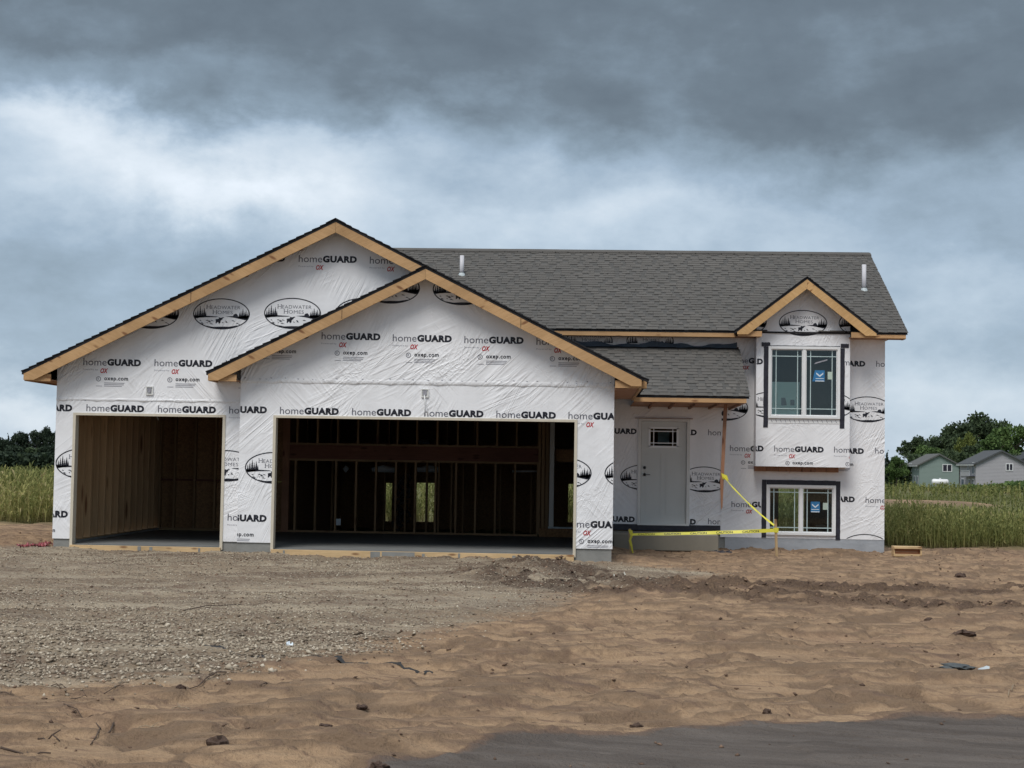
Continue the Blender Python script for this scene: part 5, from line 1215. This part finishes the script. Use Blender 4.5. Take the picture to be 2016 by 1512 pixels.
# ================================================================== TREES
M['bark'] = noisy('bark', (.07,.055,.045), (.045,.035,.03), 3, .9, 5, (4,4,.5))
def leafmat(nm, a, c_, d):
    m, t, b = mat(nm, a, .75, .2); at_ = t.nodes.new('ShaderNodeAttribute'); at_.attribute_name = 'shade'
    col = ramp(t, at_.outputs['Fac'], [(0,a),(.5,c_),(1,d)]); t.links.new(col, b.inputs['Base Color'])
    trn = nn(t, 'ShaderNodeBsdfTranslucent'); t.links.new(col, trn.inputs[0]); ms = nn(t, 'ShaderNodeMixShader'); ms.inputs[0].default_value = .2
    t.links.new(b.outputs[0], ms.inputs[1]); t.links.new(trn.outputs[0], ms.inputs[2]); t.links.new(ms.outputs[0], t.nodes['Material Output'].inputs[0]); return m
LM = {'oak': leafmat('oak_leaves', (.04,.058,.032), (.06,.088,.042), (.09,.125,.055)), 'mid': leafmat('maple_leaves', (.055,.095,.032), (.085,.14,.042), (.125,.185,.06)),
      'yel': leafmat('poplar_leaves', (.10,.13,.035), (.16,.19,.05), (.24,.26,.075)), 'dark': leafmat('wood_leaves', (.022,.036,.024), (.034,.052,.032), (.05,.072,.04)),
      'pine': leafmat('pine_needles', (.022,.036,.026), (.032,.05,.032), (.045,.065,.04))}
def crown_mesh(kind, seed, n=5200):
    r = np.random.default_rng(seed); V = []; nl = 22; cs = []
    for k in range(nl):
        if kind == 'pine':
            f = k/(nl-1); z = .18+.8*f; rad = .42*(1-f)**.8*r.uniform(.6,1.15)+.04; a = r.uniform(0,6.28); d_ = rad*.6; cs.append((math.cos(a)*d_, math.sin(a)*d_, z, rad*.62, rad*.30))
        else:
            z = r.uniform(.28,.92); rm_ = .48*math.sqrt(max(0.05, 1-((z-.55)/.47)**2)); a = r.uniform(0,6.28); d_ = rm_*r.uniform(.25,1)*.8; s = r.uniform(.11,.21); cs.append((math.cos(a)*d_, math.sin(a)*d_, z, s, s*.72))
    cs = np.array(cs); wgt = cs[:,3]**2; ci = r.choice(nl, n, p=wgt/wgt.sum()); C_ = cs[ci]
    dv = r.normal(0,1,(n,3)); dv /= np.linalg.norm(dv,axis=1,keepdims=True); rr = r.random(n)**.35*(1+.25*r.normal(0,1,n)*.5)
    P = C_[:,:3]+dv*rr[:,None]*np.stack([C_[:,3],C_[:,3],C_[:,4]],-1)
    s = r.uniform(.012,.030,n)[:,None]; a = r.normal(0,1,(n,3)); a[:,2] *= .6; a /= np.linalg.norm(a,axis=1,keepdims=True); b_ = np.cross(a, r.normal(0,1,(n,3))); b_ /= np.linalg.norm(b_,axis=1,keepdims=True)
    Q = np.stack([P-a*s*1.3, P-b_*s, P+a*s*1.3, P+b_*s], 1)
    me = mesh('crown', Q.reshape(-1,3), (np.arange(n)*4)[:,None]+np.array([0,1,2,3]), [LM['oak']])
    shc = r.random(nl)[ci]*.6+r.random(n)*.4; attr(me, 'shade', np.repeat(shc, 4)); return me
CM = {'r': [crown_mesh('round', s) for s in (1,2,3,4)], 'p': [crown_mesh('pine', s, 3800) for s in (11,12)]}
def trunk_mesh(seed, hgt=.6):
    r = random.Random(seed); b = MB(); b.tube([(0,0,-.03),(.005,0,.2),(.0,.01,.42),(.01,0,.75)], [.028,.02,.015,.005], 7)
    for k in range(6): a = k*1.1+r.random(); z = .25+.07*k; b.tube([(0,0,z),(math.cos(a)*.14, math.sin(a)*.14, z+.10),(math.cos(a)*.27, math.sin(a)*.27, z+.22)], [.010,.007,.003], 5)
    return mesh('trunk', b.V, b.F, M['bark'])
TM = [trunk_mesh(1), trunk_mesh(2)]
cmc = {}
def tree(nm, px, pytop, wpx, d, lm, shape, label, group, lowf=1.0, base=None):
    x, y = far(px, d); bz = float(zground(x, y)) if base is None else base
    H0 = 917+.016*(px-1150); ztop = 1.42+(H0-pytop)/3122.67*d; hgt = ztop-bz; w = wpx/3122.67*d/.95
    t_ = empty(nm, (x, y, bz)); tag(t_, label, 'tree', group)
    k = random.randrange(len(CM[shape])); key = (shape, k, lm)
    if key not in cmc: me = CM[shape][k].copy(); me.materials.clear(); me.materials.append(LM[lm]); cmc[key] = me
    c_ = link('crown', cmc[key], t_); c_.scale = (w, w, hgt*.985); c_.rotation_euler.z = random.uniform(0, 6.28)
    tr_ = link('trunk', TM[k % 2], t_); tr_.scale = (hgt, hgt, hgt); return t_
G_ = 'trees in the wood behind the neighbouring houses'
L_ = [('oak_tree',1765,898,46,300,'mid','r','low dark bush-like tree right of the unfinished house wall'),
 ('pine_tree',1748,884,26,330,'pine','p','thin spiky tree top just right of the unfinished house wall'),
 ('oak_tree',1800,862,70,372,'oak','r','loose dark tree above the left end of the green house'),
 ('oak_tree',1828,874,66,362,'mid','r','green tree right behind the ridge of the green house'),
 ('oak_tree',1862,850,80,378,'oak','r','dark tree rising above the green house towards the tallest one'),
 ('oak_tree',1896,832,90,385,'oak','r','broad dark tree left of the tallest crown'),
 ('oak_tree',1932,818,100,390,'oak','r','tallest dark crown on top of the wooded rise'),
 ('oak_tree',1962,826,80,392,'oak','r','dark crown immediately right of the tallest one'),
 ('poplar_tree',1902,856,48,360,'yel','r','yellow green rounded tree between the roofs of both neighbour houses'),
 ('oak_tree',1990,836,90,372,'mid','r','bright green crown above the ridge of the grey house'),
 ('oak_tree',2024,838,90,378,'mid','r','green crown running out of the photograph at the right edge'),
 ('oak_tree',1950,856,70,350,'mid','r','mid green tree just behind the grey house roof'),
 ('oak_tree',1868,884,60,350,'oak','r','dark low tree filling the gap above the green house ridge'),
 ('oak_tree',1770,912,50,340,'oak','r','low dark tree beside the front of the green house'),
 ('oak_tree',1920,872,70,352,'oak','r','dark low tree between the two neighbour houses')]
for a in L_: tree(*a, G_)
G2_ = 'trees of the dark wood beyond the field at the left'
W_ = [(6,858,60,'dark'),(40,850,56,'dark'),(70,846,50,'dark'),(96,842,44,'dark'),(24,876,64,'dark'),(64,880,60,'oak'),(100,876,60,'dark'),(-24,862,60,'dark'),(128,850,60,'dark')]
WL = ['leftmost tall crown of the dark wood, cut by the photo edge','second crown of the dark wood from the left edge','third crown of the dark wood, rounded top','highest dark crown, nearest to the garage wall','lower crown in front at the left of the wood','slightly lighter crown in front in the middle of the wood','lower dark crown in front beside the garage wall','crown of the wood outside the left photo edge','crown of the wood hidden behind the garage']
for (px, py, w, k), lb in zip(W_, WL): tree('oak_tree', px, py, w, 300 if py < 870 else 285, k, 'r', lb, G2_)
for i, px in enumerate((-30, 14, 52, 86, 120)): tree('pine_tree', px, 848+random.uniform(0,10), 22, 310, 'pine', 'p', ['pine top outside the left edge','pine top left in the dark wood','pine top in the middle of the dark wood','pine top left of the highest crown','pine top hidden behind the garage'][i], G2_)
# far wood line, one mass (undergrowth and shrubs by the houses)
def mass(name, segs, lm, label, seed, h0):
    r = np.random.default_rng(seed); Ps = []
    for (pa, pb, d, top, k) in segs:
        n = k; px = r.uniform(pa, pb, n); D = d+r.uniform(-6, 6, n); x = 5.043+(px-1150)/3122.67*D; y = -25.7+D
        H0 = 917+.016*(px-1150); zt_ = 1.42+(H0-top)/3122.67*D+1.2*fbm(x, y*.2, .35, 3, seed); zb = zground(x, y); z = zb+(zt_-zb)*r.random(n)**.8; Ps.append(np.stack([x, y, z], -1))
    P = np.concatenate(Ps); n = len(P); s = r.uniform(.14,.38,n)[:,None]*h0; a = r.normal(0,1,(n,3)); a /= np.linalg.norm(a,axis=1,keepdims=True); b_ = np.cross(a, r.normal(0,1,(n,3))); b_ /= np.linalg.norm(b_,axis=1,keepdims=True)
    Q = np.stack([P-a*s, P-b_*s, P+a*s, P+b_*s], 1); me = mesh(name, Q.reshape(-1,3), (np.arange(n)*4)[:,None]+np.array([0,1,2,3]), LM[lm]); attr(me, 'shade', np.repeat(r.random(n), 4))
    return tag(link(name, me), label, 'shrubs', kind='stuff')
mass('undergrowth', [(-60,140,280,893,9000)], 'dark', 'dark undergrowth filling the foot of the wood at the left', 5, 1.2)
mass('undergrowth', [(1730,1800,335,915,3500),(1780,2060,345,895,9000)], 'oak', 'dark undergrowth between the wood and the neighbouring houses', 6, 1.3)
mass('shrubs', [(1884,1926,276,955,500),(1926,1962,276,953,500),(1965,2040,274,948,1200)], 'mid', 'low green shrubs along the foot of the grey house', 7, .8)
